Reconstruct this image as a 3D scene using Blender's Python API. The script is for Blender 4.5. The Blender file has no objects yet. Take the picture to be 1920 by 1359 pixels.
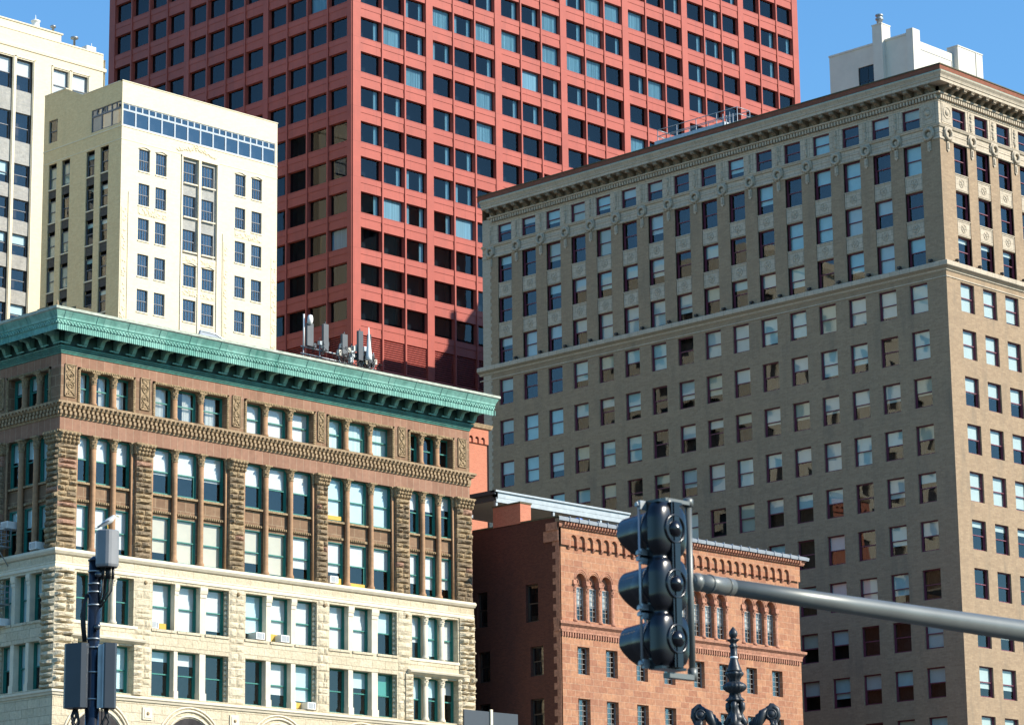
import bpy, math, random
from mathutils import Matrix, Vector
R = random.Random(7)
C = bpy.context.scene.collection
S = bpy.context.scene
# ---------------------------------------------------------------- camera, sky, sun, exposure
YAW, PITCH, ROLL = math.radians(45.869), 0.2275105, 0.0127034
CAMZ = 1.7
cam = bpy.data.cameras.new('camera')
camo = bpy.data.objects.new('camera', cam); C.objects.link(camo)
camo.matrix_world = (Matrix.Translation((0, 0, CAMZ)) @ Matrix.Rotation(-YAW, 4, 'Z')
                     @ Matrix.Rotation(math.pi/2+PITCH, 4, 'X') @ Matrix.Rotation(-ROLL, 4, 'Z'))
cam.sensor_width = 36; cam.lens = 36*5393.42/1920
cam.clip_start = .5; cam.clip_end = 5000
cam.dof.use_dof = True; cam.dof.focus_distance = 190; cam.dof.aperture_fstop = 9
S.camera = camo
SUN_AZ = math.radians(180-31)      # clockwise from +Y; the sun stands in front of the lit facades, to the right
SUN_EL = math.radians(32)
w = bpy.data.worlds.new('World'); S.world = w; w.use_nodes = True
wn = w.node_tree.nodes; wl = w.node_tree.links
sky = wn.new('ShaderNodeTexSky'); sky.sky_type = 'NISHITA'; sky.sun_disc = False
sky.sun_elevation = SUN_EL; sky.sun_rotation = SUN_AZ
sky.air_density = 1.5; sky.dust_density = 0.1; sky.ozone_density = 3.0; sky.altitude = 200
wn['Background'].inputs[1].default_value = 0.095
tint = wn.new('ShaderNodeMix'); tint.data_type = 'RGBA'; tint.blend_type = 'MULTIPLY'; tint.inputs[0].default_value = 1
tint.inputs[7].default_value = (.66, 1.09, 1.48, 1)      # the deep clear blue of the photograph's sky
wl.new(sky.outputs[0], tint.inputs[6]); wl.new(tint.outputs[2], wn['Background'].inputs[0])
sl = bpy.data.lights.new('sun', 'SUN'); sl.energy = 5.0; sl.angle = math.radians(.5); sl.color = (1, .92, .79)
so = bpy.data.objects.new('sun', sl); C.objects.link(so)
sd = Vector((math.sin(SUN_AZ)*math.cos(SUN_EL), math.cos(SUN_AZ)*math.cos(SUN_EL), math.sin(SUN_EL)))
so.rotation_euler = sd.to_track_quat('Z', 'Y').to_euler(); so.location = (0, 0, 300)
S.view_settings.view_transform = 'Standard'; S.view_settings.look = 'None'
S.view_settings.exposure = 0.52; S.view_settings.gamma = 1
S.cycles.max_bounces = 6; S.cycles.transparent_max_bounces = 8

# ---------------------------------------------------------------- helpers: materials
MC = {}
def nodes(name):
    m = bpy.data.materials.new(name); m.use_nodes = True
    nt = m.node_tree; b = nt.nodes['Principled BSDF']
    return m, nt, b
def uvw(nt):
    """wall coordinates in metres: along the wall, up"""
    g = nt.nodes.new('ShaderNodeNewGeometry')
    a = nt.nodes.new('ShaderNodeSeparateXYZ'); nt.links.new(g.outputs['Position'], a.inputs[0])
    n = nt.nodes.new('ShaderNodeSeparateXYZ'); nt.links.new(g.outputs['True Normal'], n.inputs[0])
    ab = nt.nodes.new('ShaderNodeMath'); ab.operation = 'ABSOLUTE'; nt.links.new(n.outputs[0], ab.inputs[0])
    gt = nt.nodes.new('ShaderNodeMath'); gt.operation = 'GREATER_THAN'; gt.inputs[1].default_value = .6
    nt.links.new(ab.outputs[0], gt.inputs[0])
    mx = nt.nodes.new('ShaderNodeMix'); nt.links.new(gt.outputs[0], mx.inputs[0])
    nt.links.new(a.outputs[0], mx.inputs[2]); nt.links.new(a.outputs[1], mx.inputs[3])
    c = nt.nodes.new('ShaderNodeCombineXYZ')
    nt.links.new(mx.outputs[0], c.inputs[0]); nt.links.new(a.outputs[2], c.inputs[1])
    return c.outputs[0], g.outputs['Position']
def noise(nt, vec, scale, detail=3, rough=.6, stretch=None):
    t = nt.nodes.new('ShaderNodeTexNoise'); t.inputs['Scale'].default_value = scale
    t.inputs['Detail'].default_value = detail; t.inputs['Roughness'].default_value = rough
    if stretch:
        mp = nt.nodes.new('ShaderNodeMapping'); mp.inputs['Scale'].default_value = stretch
        nt.links.new(vec, mp.inputs[0]); vec = mp.outputs[0]
    nt.links.new(vec, t.inputs['Vector']); return t.outputs['Fac']
def mixc(nt, fac, a, b, mode='MIX'):
    m = nt.nodes.new('ShaderNodeMix'); m.data_type = 'RGBA'; m.blend_type = mode
    for i, x in ((0, fac), (6, a), (7, b)):
        if hasattr(x, 'is_linked'): nt.links.new(x, m.inputs[i])
        else: m.inputs[i].default_value = x if i == 0 else (*x[:3], 1)
    return m.outputs[2]
def ramp(nt, fac, lo, hi, v0=0., v1=1.):
    m = nt.nodes.new('ShaderNodeMapRange'); nt.links.new(fac, m.inputs[0])
    for i, v in enumerate((lo, hi, v0, v1)): m.inputs[i+1].default_value = v
    return m.outputs[0]
def bump(nt, b, h, strength, dist):
    n = nt.nodes.new('ShaderNodeBump'); n.inputs['Strength'].default_value = strength
    n.inputs['Distance'].default_value = dist; nt.links.new(h, n.inputs['Height'])
    nt.links.new(n.outputs[0], b.inputs['Normal'])
def masonry(name, c1, c2, mortar, bw, bh, ms=.012, var=.25, bumps=.3, bdist=.01, stain=.3, stainc=None, rough=.85, grain=9., gdist=0.):
    """brick or stone laid in courses, each block its own tone, stains running down"""
    m, nt, b = nodes(name); v, pos = uvw(nt)
    t = nt.nodes.new('ShaderNodeTexBrick'); nt.links.new(v, t.inputs['Vector'])
    t.inputs['Scale'].default_value = 1; t.inputs['Brick Width'].default_value = bw; t.inputs['Row Height'].default_value = bh
    t.inputs['Mortar Size'].default_value = ms; t.inputs['Mortar Smooth'].default_value = .3
    t.inputs['Color1'].default_value = (*c1, 1); t.inputs['Color2'].default_value = (*c2, 1); t.inputs['Mortar'].default_value = (*mortar, 1)
    n1 = noise(nt, pos, grain, 4, .7)
    col = mixc(nt, 1., t.outputs['Color'], mixc(nt, ramp(nt, n1, .3, .7), (1-var,)*3, (1+var*.6,)*3), 'MULTIPLY')
    n2 = noise(nt, v, 1., 4, .65, (.9, .16, 1))
    n3 = noise(nt, pos, .22, 3, .6)
    sc = stainc or tuple(x*.55 for x in c1)
    f = nt.nodes.new('ShaderNodeMath'); f.operation = 'MULTIPLY'
    nt.links.new(ramp(nt, n2, .5, .75, 0, stain), f.inputs[0]); nt.links.new(ramp(nt, n3, .35, .65, .4, 1.3), f.inputs[1])
    col = mixc(nt, f.outputs[0], col, sc)
    nt.links.new(col, b.inputs['Base Color']); b.inputs['Roughness'].default_value = rough
    b.inputs['Specular IOR Level'].default_value = .25
    add = nt.nodes.new('ShaderNodeMath'); add.operation = 'MULTIPLY_ADD'
    nt.links.new(n1, add.inputs[0]); add.inputs[1].default_value = gdist/bdist if bdist else 0
    inv = ramp(nt, t.outputs['Fac'], 0, 1, 1, 0); nt.links.new(inv, add.inputs[2])
    bump(nt, b, add.outputs[0], bumps, bdist)
    return m
def plain(name, c, rough=.6, metal=0., var=.12, scale=2., spec=.5, bumps=0., bscale=20., bdist=.01, stretch=None, coat=0., c2=None):
    m, nt, b = nodes(name); v, pos = uvw(nt)
    n = noise(nt, pos, scale, 4, .65, stretch)
    if c2: col = mixc(nt, ramp(nt, n, .38, .62), c, c2)
    else: col = mixc(nt, ramp(nt, n, .3, .7), tuple(x*(1-var) for x in c), tuple(min(1, x*(1+var)) for x in c))
    nt.links.new(col, b.inputs['Base Color'])
    b.inputs['Roughness'].default_value = rough; b.inputs['Metallic'].default_value = metal
    b.inputs['Specular IOR Level'].default_value = spec; b.inputs['Coat Weight'].default_value = coat
    if bumps: bump(nt, b, noise(nt, pos, bscale, 4, .6), bumps, bdist)
    return m
def glass(name, tint, boost=1.3, wav=.25, wscale=.6, base=.02):
    m, nt, b = nodes(name); nt.nodes.remove(b)
    v, pos = uvw(nt)
    out = nt.nodes['Material Output']
    tr = nt.nodes.new('ShaderNodeBsdfTransparent'); tr.inputs[0].default_value = (*tint, 1)
    gl = nt.nodes.new('ShaderNodeBsdfGlossy'); gl.inputs['Roughness'].default_value = .015
    fr = nt.nodes.new('ShaderNodeLayerWeight'); fr.inputs[0].default_value = .5
    pw = nt.nodes.new('ShaderNodeMath'); pw.operation = 'POWER'; pw.inputs[1].default_value = 5; nt.links.new(fr.outputs['Facing'], pw.inputs[0])
    bp = nt.nodes.new('ShaderNodeBump'); bp.inputs['Strength'].default_value = wav; bp.inputs['Distance'].default_value = .02
    nt.links.new(noise(nt, pos, wscale, 1.5, .5), bp.inputs['Height'])
    nt.links.new(bp.outputs[0], gl.inputs['Normal'])
    ma = nt.nodes.new('ShaderNodeMath'); ma.operation = 'MULTIPLY_ADD'; ma.use_clamp = True
    nt.links.new(pw.outputs[0], ma.inputs[0]); ma.inputs[1].default_value = .96*boost; ma.inputs[2].default_value = .04*boost+base
    mx = nt.nodes.new('ShaderNodeMixShader'); nt.links.new(ma.outputs[0], mx.inputs[0])
    nt.links.new(tr.outputs[0], mx.inputs[1]); nt.links.new(gl.outputs[0], mx.inputs[2])
    nt.links.new(mx.outputs[0], out.inputs[0])
    return m

# ---------------------------------------------------------------- helpers: meshes
class Fr:
    """a wall frame: s metres along the wall from the corner, d metres proud of it, z up; local to the building root"""
    def __init__(s, kind, d=0., s0=0.): s.k = kind; s.d = d; s.s0 = s0
    def p(s, a, d, z):
        a += s.s0; d += s.d
        return (a, -d, z) if s.k == 'F' else (-d, a, z)
    def off(s, d, s0=0.): return Fr(s.k, s.d+d, s.s0+s0)
FF, LL = Fr('F'), Fr('L')
class MB:
    def __init__(s): s.v = []; s.f = []; s.m = []; s.sm = []
    def poly(s, pts, mi=0, smooth=False):
        n = len(s.v); s.v += pts; s.f.append(tuple(range(n, n+len(pts)))); s.m.append(mi); s.sm.append(smooth)
    def quad(s, fr, a, mi=0):
        pts = [fr.p(*q) for q in a]
        s.poly(pts if fr.k == 'F' else pts[::-1], mi)
    def box(s, fr, s0, s1, d0, d1, z0, z1, mi=0, back=False):
        P = fr.p; c = [P(s0, d1, z0), P(s1, d1, z0), P(s1, d1, z1), P(s0, d1, z1), P(s0, d0, z0), P(s1, d0, z0), P(s1, d0, z1), P(s0, d0, z1)]
        n = len(s.v); s.v += c
        F = [(0, 1, 2, 3), (1, 5, 6, 2), (4, 0, 3, 7), (3, 2, 6, 7), (4, 5, 1, 0)]
        if back: F.append((5, 4, 7, 6))
        for f in F:
            if fr.k != 'F': f = f[::-1]
            s.f.append(tuple(n+i for i in f)); s.m.append(mi); s.sm.append(False)
    def xbox(s, x0, x1, y0, y1, z0, z1, mi=0): s.box(FF, x0, x1, -y1, -y0, z0, z1, mi, True)
    def tube(s, pts, r, n=8, mi=0, caps=True, smooth=True):
        """a round bar through 3-D points; r a number or a list"""
        pts = [Vector(p) for p in pts]; k = len(pts); rr = r if isinstance(r, (list, tuple)) else [r]*k
        base = len(s.v); up = None
        for i, p in enumerate(pts):
            t = (pts[min(i+1, k-1)]-pts[max(i-1, 0)]).normalized()
            if up is None: up = Vector((0, 0, 1)) if abs(t.z) < .9 else Vector((1, 0, 0))
            a = t.cross(up).normalized(); up = a.cross(t).normalized()
            for j in range(n):
                g = 2*math.pi*j/n; s.v.append(tuple(p+(a*math.cos(g)+up*math.sin(g))*rr[i]))
        for i in range(k-1):
            for j in range(n):
                j2 = (j+1) % n
                s.f.append((base+i*n+j, base+i*n+j2, base+(i+1)*n+j2, base+(i+1)*n+j)); s.m.append(mi); s.sm.append(smooth)
        if caps:
            s.f.append(tuple(base+j for j in range(n))[::-1]); s.m.append(mi); s.sm.append(False)
            s.f.append(tuple(base+(k-1)*n+j for j in range(n))); s.m.append(mi); s.sm.append(False)
    def lathe(s, prof, c, n=12, mi=0, axis=None, mod=None, smooth=True):
        """prof: (radius, height) rows turned about an axis through c; mod(angle, row) scales the radius"""
        base = len(s.v); c = Vector(c)
        if axis is None: X, Y, Z = Vector((1, 0, 0)), Vector((0, 1, 0)), Vector((0, 0, 1))
        else:
            Z = Vector(axis).normalized(); X = Z.cross(Vector((0, 0, 1)) if abs(Z.z) < .9 else Vector((1, 0, 0))).normalized(); Y = Z.cross(X)
        for i, (r, h) in enumerate(prof):
            for j in range(n):
                g = 2*math.pi*j/n; q = r*(mod(g, i) if mod else 1)
                s.v.append(tuple(c+X*q*math.cos(g)+Y*q*math.sin(g)+Z*h))
        for i in range(len(prof)-1):
            for j in range(n):
                j2 = (j+1) % n
                s.f.append((base+i*n+j, base+i*n+j2, base+(i+1)*n+j2, base+(i+1)*n+j)); s.m.append(mi); s.sm.append(smooth)
        for i, fl in ((0, True), (len(prof)-1, False)):
            if prof[i][0] > 1e-4:
                q = tuple(base+i*n+j for j in range(n)); s.f.append(q[::-1] if fl else q); s.m.append(mi); s.sm.append(False)
    def prism(s, fr, prof, s0, s1, mi=0, m0=0, m1=0):
        """a moulding: profile (d, z) run from s0 to s1; m0, m1 = 1 mitre the end outward by d"""
        a = [fr.p(s0-m0*d, d, z) for d, z in prof]; b = [fr.p(s1+m1*d, d, z) for d, z in prof]
        for i in range(len(prof)-1):
            q = [a[i], b[i], b[i+1], a[i+1]]; s.poly(q if fr.k == 'F' else q[::-1], mi)
        if not m0: s.poly(a if fr.k == 'F' else a[::-1], mi)
        s.poly(b[::-1] if fr.k == 'F' else b, mi)
    def torus(s, c, nrm, Rr, r, n=14, k=6, mi=0, lump=0):
        nrm = Vector(nrm).normalized(); a = nrm.cross(Vector((0, 0, 1))).normalized(); b = nrm.cross(a); c = Vector(c)
        base = len(s.v)
        for i in range(n):
            g = 2*math.pi*i/n; d = a*math.cos(g)+b*math.sin(g); q = r*(1+lump*(i % 2))
            for j in range(k):
                h = 2*math.pi*j/k; s.v.append(tuple(c+d*(Rr+q*math.cos(h))+nrm*q*math.sin(h)))
        for i in range(n):
            for j in range(k):
                s.f.append((base+i*k+j, base+((i+1) % n)*k+j, base+((i+1) % n)*k+(j+1) % k, base+i*k+(j+1) % k)); s.m.append(mi); s.sm.append(True)
    def mesh(s, name, mats):
        me = bpy.data.meshes.new(name); me.from_pydata(s.v, [], s.f)
        for m in (mats if isinstance(mats, (list, tuple)) else [mats]): me.materials.append(m)
        me.polygons.foreach_set('material_index', s.m); me.polygons.foreach_set('use_smooth', s.sm); me.update()
        return me
    def obj(s, name, mats, parent=None, loc=(0, 0, 0), **kw):
        return link(name, s.mesh(name, mats), parent, loc, **kw)
def link(name, me, parent=None, loc=(0, 0, 0), rz=0, **kw):
    o = bpy.data.objects.new(name, me); C.objects.link(o); o.parent = parent
    o.location = loc; o.rotation_euler[2] = rz
    for k, v in kw.items(): o[k] = v
    return o
def thing(name, loc, label, cat, group=None, rz=0):
    o = link(name, None, None, loc, rz, label=label, category=cat)
    if group: o['group'] = group
    return o
def facade(mb, fr, s0, s1, z0, z1, holes, depth, mi=0, mr=None, sill=None):
    """wall sheet with rectangular holes (a, b, c, d) and their reveals"""
    zs = sorted({z0, z1, *[h[2] for h in holes], *[h[3] for h in holes]}); zs = [z for z in zs if z0 <= z <= z1]
    for lo, hi in zip(zs, zs[1:]):
        if hi-lo < 1e-6: continue
        hs = sorted((h[0], h[1]) for h in holes if h[2] < hi-1e-6 and h[3] > lo+1e-6); cur = s0
        for a, b in hs+[(s1, s1)]:
            if a-cur > 1e-6: mb.quad(fr, [(cur, 0, lo), (a, 0, lo), (a, 0, hi), (cur, 0, hi)], mi)
            cur = max(cur, b)
    mr = mi if mr is None else mr
    for a, b, c, d in holes:
        D = -depth
        mb.quad(fr, [(a, 0, c), (a, D, c), (a, D, d), (a, 0, d)], mr)
        mb.quad(fr, [(b, D, c), (b, 0, c), (b, 0, d), (b, D, d)], mr)
        mb.quad(fr, [(a, D, d), (b, D, d), (b, 0, d), (a, 0, d)], mr)
        mb.quad(fr, [(a, 0, c), (b, 0, c), (b, D, c), (a, D, c)], mr if sill is None else sill)
def arch_fill(mb, fr, a, b, zs, zt, depth, mi=0, n=8):
    """closes the corners of a hole (a, b) above springing zs up to zt round a semicircular arch"""
    r = (b-a)/2; cx = (a+b)/2; k = (zt-zs)/r
    pts = [(cx-r*math.cos(math.pi*i/n), zs+min(r, zt-zs)*math.sin(math.pi*i/n)) for i in range(n+1)]
    for (x0, y0), (x1, y1) in zip(pts, pts[1:]):
        mb.quad(fr, [(x0, 0, y0), (x1, 0, y1), (x1, 0, zt), (x0, 0, zt)], mi)
        mb.quad(fr, [(x0, -depth, y0), (x1, -depth, y1), (x1, 0, y1), (x0, 0, y0)], mi)
def cushion(mb, fr, s0, s1, z0, z1, d, bul, nx=3, nz=2, mi=0, gap=.02, side=.0):
    """one rough rock-faced block"""
    s0 += gap/2; s1 -= gap/2; z0 += gap/2; z1 -= gap/2
    g = {}
    for i in range(nx+2):
        for j in range(nz+2):
            e = i in (0, nx+1) or j in (0, nz+1)
            ts = i/(nx+1); tz = j/(nz+1)
            dd = d+(0 if e else bul*(math.sin(math.pi*ts)*math.sin(math.pi*tz))**.45*(.75+.5*R.random()))
            jx = 0 if e else (R.random()-.5)*.35/(nx+1)
            g[i, j] = (s0+(s1-s0)*(ts+jx), dd, z0+(z1-z0)*(tz+(0 if e else (R.random()-.5)*.3/(nz+1))))
    for i in range(nx+1):
        for j in range(nz+1): mb.quad(fr, [g[i, j], g[i+1, j], g[i+1, j+1], g[i, j+1]], mi)
    for e in range(nx+1):
        pass
    mb.quad(fr, [(s0, 0, z0), (s0, d, z0), (s0, d, z1), (s0, 0, z1)], mi); mb.quad(fr, [(s1, d, z0), (s1, 0, z0), (s1, 0, z1), (s1, d, z1)], mi)
    mb.quad(fr, [(s0, d, z1), (s1, d, z1), (s1, 0, z1), (s0, 0, z1)], mi); mb.quad(fr, [(s0, 0, z0), (s1, 0, z0), (s1, d, z0), (s0, d, z0)], mi)
def capital(mb, fr, s, d, z0, z1, r0, r1, n=12, mi=0):
    """a leafy bell capital under a square slab"""
    h = z1-z0; c = fr.p(s, d, z0)
    pr = [(r0*1.12, 0), (r0*1.12, .07*h), (r0, .1*h), (r0*1.25, .3*h), (r0*1.05, .36*h), (r0*1.35, .58*h), (r0*1.15, .64*h), (r1, .85*h), (r1*.8, .88*h)]
    mb.lathe(pr, c, n, mi, mod=lambda g, i: 1+.12*math.cos(g*5+i*1.6)*(i > 2), smooth=False)
    mb.box(fr, s-r1, s+r1, d-r1, d+r1, z0+.88*h, z1, mi, True)

# ---------------------------------------------------------------- windows
WL = []      # every window asked for: dict(root, fr, s, z, w, h, style, var)
def win(root, fr, s0, s1, z0, z1, style, blind=0., bc='white', cur=None, tilt=None, name='window'):
    WL.append(dict(root=root, fr=fr, s0=s0, s1=s1, z0=z0, z1=z1, style=style, blind=round(blind, 2), bc=bc, cur=cur,
                   tilt=R.randrange(5) if tilt is None else tilt, name=name))
STY = {}     # name: frame material, dark material, glass, recess, frame width, kind, muntins
def gen_window(wd, ht, st, blind, bc, cur, tilt):
    """(frame MB, pane MB, blind MB) in a local frame: x along, y inward, z up, origin bottom-left on the wall plane"""
    q = STY[st]; r, t = q['rec'], q['t']; f = MB(); F = Fr('F')
    def B(m, x0, x1, y0, y1, z0, z1, mi=0): m.box(F, x0, x1, -y1, -y0, z0, z1, mi, True)
    y0, y1 = r, r+.09
    if t:
        B(f, 0, t, y0, y1, 0, ht); B(f, wd-t, wd, y0, y1, 0, ht); B(f, t, wd-t, y0, y1, ht-t, ht); B(f, t, wd-t, y0, y1, 0, t*1.25)
    if q.get('side'):      # extra brick mould standing proud round the frame
        e = q['side']; B(f, 0, e, y0-.06, y0, 0, ht); B(f, wd-e, wd, y0-.06, y0, 0, ht); B(f, e, wd-e, y0-.06, y0, ht-e, ht)
    mid = ht*q.get('mid', .5); p = MB(); yg = y0+.05; rnd = random.Random(tilt*31+int(wd*100))
    def pane(z0, z1, y):
        a, b = (rnd.random()-.5)*.012, (rnd.random()-.5)*.012
        x0, x1 = t*.8, wd-t*.8
        p.poly([(x0, y-a*.5, z0), (x1, y+a*.5, z0), (x1, y+a*.5+b*.3, z1), (x0, y-a*.5+b*.3, z1)])
    if q['kind'] == 'sash':
        B(f, t, wd-t, y0, y1, mid-.035, mid+.035)
        pane(t, mid, yg+.02); pane(mid, ht-t, yg)
        lo = .06
        B(f, t, t+.05, y0+.02, y1, t*1.25, mid-.035); B(f, wd-t-.05, wd-t, y0+.02, y1, t*1.25, mid-.035)
    else: pane(t, ht-t*.8, yg)
    nx, nz = q.get('mun', (0, 0))
    if nx:
        spans = [(t, mid), (mid, ht-t)] if q['kind'] == 'sash' else [(t, ht-t)]
        for a, b in spans:
            for i in range(1, nx): x = t+(wd-2*t)*i/nx; B(f, x-.014, x+.014, y0+.02, yg+.02, a, b)
            for j in range(1, nz): z = a+(b-a)*j/nz; B(f, t, wd-t, y0+.025, yg+.015, z-.014, z+.014)
    D = r+q.get('room', .9); e = q.get('e', .22)       # dark room behind
    A = [(-e, D, -e), (wd+e, D, -e), (wd+e, D, ht+e), (-e, D, ht+e)]; Bf = [(x, y1+.005, z) for x, _, z in A]
    f.poly(A, 1)
    for i in range(4): f.poly([A[i], A[(i+1) % 4], Bf[(i+1) % 4], Bf[i]][::-1], 1)
    bl = None
    if blind > 0:
        bl = MB(); zb = ht-t-(ht-2*t)*blind; yb = yg+.09
        bl.poly([(t*.6, yb, zb), (wd-t*.6, yb, zb), (wd-t*.6, yb, ht-t*.5), (t*.6, yb, ht-t*.5)])
        bl.box(F, t*.6, wd-t*.6, -yb-.015, -yb+.015, zb-.03, zb, 0, True)
    if cur:
        bl = bl or MB(); yb = yg+.16
        for x0, x1 in cur:
            a, b = x0*wd, x1*wd; n = max(2, int((b-a)/.085)*2); pr = None
            for i in range(n+1):
                x = a+(b-a)*i/n; y = yb+(.045 if i % 2 else 0)+rnd.random()*.02
                if pr: bl.poly([(pr[0], pr[1], t*.5), (x, y, t*.5), (x, y, ht-t*.5), (pr[0], pr[1], ht-t*.5)])
                pr = (x, y)
    return f, p, bl
# ---------------------------------------------------------------- materials
M = {}
M['red'] = masonry('red_paint', (.425, .096, .068), (.39, .086, .061), (.33, .072, .052), 3.3, 3.87, .035, var=.10, stain=.55, stainc=(.30, .075, .058), bumps=.1, bdist=.004, rough=.55, grain=.6)
M['red_louvre'] = plain('red_louvre', (.42, .08, .062), .5, var=.05)
M['tan'] = masonry('tan_brick', (.395, .285, .18), (.325, .23, .145), (.31, .24, .165), .42, .13, .01, var=.15, stain=.8, stainc=(.23, .18, .125), bumps=.4, bdist=.008, grain=6)
M['quoin'] = masonry('pale_brick', (.52, .44, .33), (.46, .38, .28), (.4, .35, .27), .42, .13, .01, var=.12, stain=.2)
M['terra'] = masonry('terracotta', (.56, .475, .36), (.50, .425, .32), (.22, .19, .15), .9, .42, .012, var=.14, stain=.4, stainc=(.22, .18, .13), grain=5)
M['terra_dk'] = plain('terracotta_relief', (.44, .375, .28), .8, var=.25, scale=6, bumps=.6, bscale=9, bdist=.03)
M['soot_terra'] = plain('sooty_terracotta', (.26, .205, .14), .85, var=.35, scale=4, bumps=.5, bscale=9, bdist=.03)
M['parapet'] = masonry('red_parapet_brick', (.30, .10, .055), (.24, .08, .045), (.16, .09, .07), .4, .13, .012, stain=.4, stainc=(.10, .06, .05))
M['copper_line'] = plain('copper_flashing', (.22, .42, .33), .6)
M['cream'] = masonry('cream_brick', (.74, .665, .50), (.70, .62, .45), (.68, .61, .47), .42, .13, .008, var=.06, stain=.08, stainc=(.55, .44, .28), bumps=.12, bdist=.006, grain=4)
M['cream_trim'] = plain('cream_trim', (.80, .70, .50), .7, var=.08, scale=3)
M['cream_orn'] = plain('cream_ornament', (.76, .65, .44), .8, var=.12, scale=9, bumps=.6, bscale=5, bdist=.05)
M['dkbrick'] = masonry('grey_brown_brick', (.12, .105, .09), (.09, .08, .07), (.10, .09, .08), .4, .13, .01, var=.3, stain=.3)
M['grey_sp'] = masonry('grey_spandrel', (.42, .41, .37), (.36, .36, .34), (.3, .3, .28), .5, .15, .01, var=.2, stain=.4, grain=2.5)
M['brown'] = masonry('brownstone', (.26, .165, .10), (.20, .122, .074), (.40, .31, .20), .75, .62, .014, var=.22, stain=.35, stainc=(.16, .09, .06), bumps=.5, bdist=.015, grain=3)
M['brown_tall'] = masonry('brownstone_lintel', (.325, .18, .12), (.26, .14, .092), (.42, .30, .21), .55, 3.0, .014, var=.18, stain=.3, stainc=(.2, .11, .07), bumps=.5, bdist=.015, grain=3)
M['rough_br'] = masonry('rough_brown_stone', (.40, .29, .155), (.21, .155, .10), (.42, .34, .22), .55, .31, .01, var=.5, stain=.5, stainc=(.07, .05, .04), bumps=1., bdist=.05, gdist=.05, grain=7)
M['rock_a'] = plain('ochre_rock', (.33, .24, .135), .9, var=.4, scale=5, bumps=1., bscale=10, bdist=.05)
M['rock_b'] = plain('dark_rock', (.225, .165, .10), .9, var=.4, scale=5, bumps=1., bscale=10, bdist=.05)
M['rock_c'] = plain('pink_rock', (.33, .19, .125), .9, var=.3, scale=5, bumps=1., bscale=10, bdist=.05)
M['cream_bounce'] = masonry('bounce_gold_brick', (.86, .66, .36), (.80, .59, .31), (.76, .59, .35), .42, .13, .008, var=.1, stain=.2, stainc=(.42, .33, .2), bumps=.15, bdist=.006, grain=5)  # common side brick with golden bounce light mixed into its colour
M['carve'] = plain('carved_brownstone', (.33, .235, .13), .9, var=.45, scale=8, bumps=1., bscale=11, bdist=.08)
M['col_br'] = plain('brown_column_stone', (.36, .205, .105), .75, var=.2, scale=3, stretch=(1, 1, 1.5))
M['string'] = plain('string_course_stone', (.32, .225, .13), .85, var=.35, scale=4, bumps=.6, bscale=8, bdist=.03)
M['lime'] = masonry('limestone', (.66, .57, .41), (.58, .495, .345), (.45, .37, .25), 1.1, .5, .014, var=.18, stain=.3, stainc=(.38, .28, .16), bumps=.9, bdist=.04, gdist=.07, grain=6)
M['lime_s'] = plain('smooth_limestone', (.70, .62, .47), .8, var=.1, scale=2)
M['copper'] = masonry('green_copper', (.155, .38, .315), (.235, .47, .395), (.08, .24, .20), 2.3, 3.1, .02, var=.28, stain=.85, stainc=(.07, .24, .19), bumps=.3, bdist=.01, rough=.65, grain=3)
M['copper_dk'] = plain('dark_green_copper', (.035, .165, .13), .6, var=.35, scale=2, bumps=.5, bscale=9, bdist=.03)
M['copper_shade'] = plain('shade_black_copper', (.014, .055, .045), .7, var=.4, scale=3)  # black-green copper, the shade under the cornice darkened into its colour
M['copper_lip'] = plain('weathered_lip', (.40, .44, .36), .8, var=.4, scale=2.5, stretch=(1, 1, 4))
M['roof_edge'] = plain('olive_roof_edge', (.10, .085, .045), .8, var=.3)
M['sandst'] = masonry('red_sandstone', (.47, .235, .13), (.35, .155, .09), (.54, .36, .24), .85, .42, .014, var=.28, stain=.6, stainc=(.26, .13, .09), bumps=.6, bdist=.02, gdist=.01, grain=4)
M['sandst_s'] = plain('carved_red_sandstone', (.40, .19, .12), .85, var=.35, scale=5, bumps=.7, bscale=7, bdist=.03)
M['dkred'] = masonry('dark_red_brick', (.135, .046, .03), (.095, .034, .024), (.10, .055, .042), .24, .075, .008, var=.2, stain=.3, stainc=(.05, .025, .02))
M['pink'] = masonry('salmon_brick', (.58, .20, .115), (.50, .165, .095), (.5, .28, .2), .24, .075, .008, var=.15, stain=.2)
M['white'] = plain('white_render', (.66, .62, .53), .8, var=.06, scale=.7)
M['whitest'] = plain('white_paint', (.8, .8, .76), .6, var=.05)
M['steel'] = plain('galvanised_steel', (.34, .37, .385), .45, .6, var=.15)
M['grey'] = plain('grey_paint', (.30, .33, .36), .5, var=.12)
M['ceil'] = plain('pale_soffit', (.55, .5, .38), .8, var=.1)
M['roof'] = plain('roof_felt', (.09, .09, .09), .9)
M['paving'] = plain('concrete_paving', (.16, .155, .145), .9, var=.2, scale=.8)
M['asphalt'] = plain('asphalt', (.05, .05, .052), .9, var=.2, scale=.5)
M['black'] = plain('black_gloss_paint', (.008, .012, .02), .22, var=.2, spec=.6, coat=.3)
M['blackm'] = plain('black_matt_metal', (.014, .017, .022), .4, var=.2)
M['arm'] = plain('grey_green_steel', (.15, .16, .15), .42, .3, var=.12)
M['iron'] = plain('dark_cast_iron', (.022, .027, .032), .42, var=.35, scale=8, bumps=.4, bscale=60, bdist=.004)
M['boxgrey'] = plain('slate_enclosure', (.04, .05, .062), .45, var=.08)
M['cable'] = plain('black_cable', (.012, .012, .013), .5)
M['panel'] = plain('grey_aerial_panel', (.065, .075, .085), .5, var=.15)
M['radome'] = plain('grey_radome', (.21, .215, .22), .5, var=.1)
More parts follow.
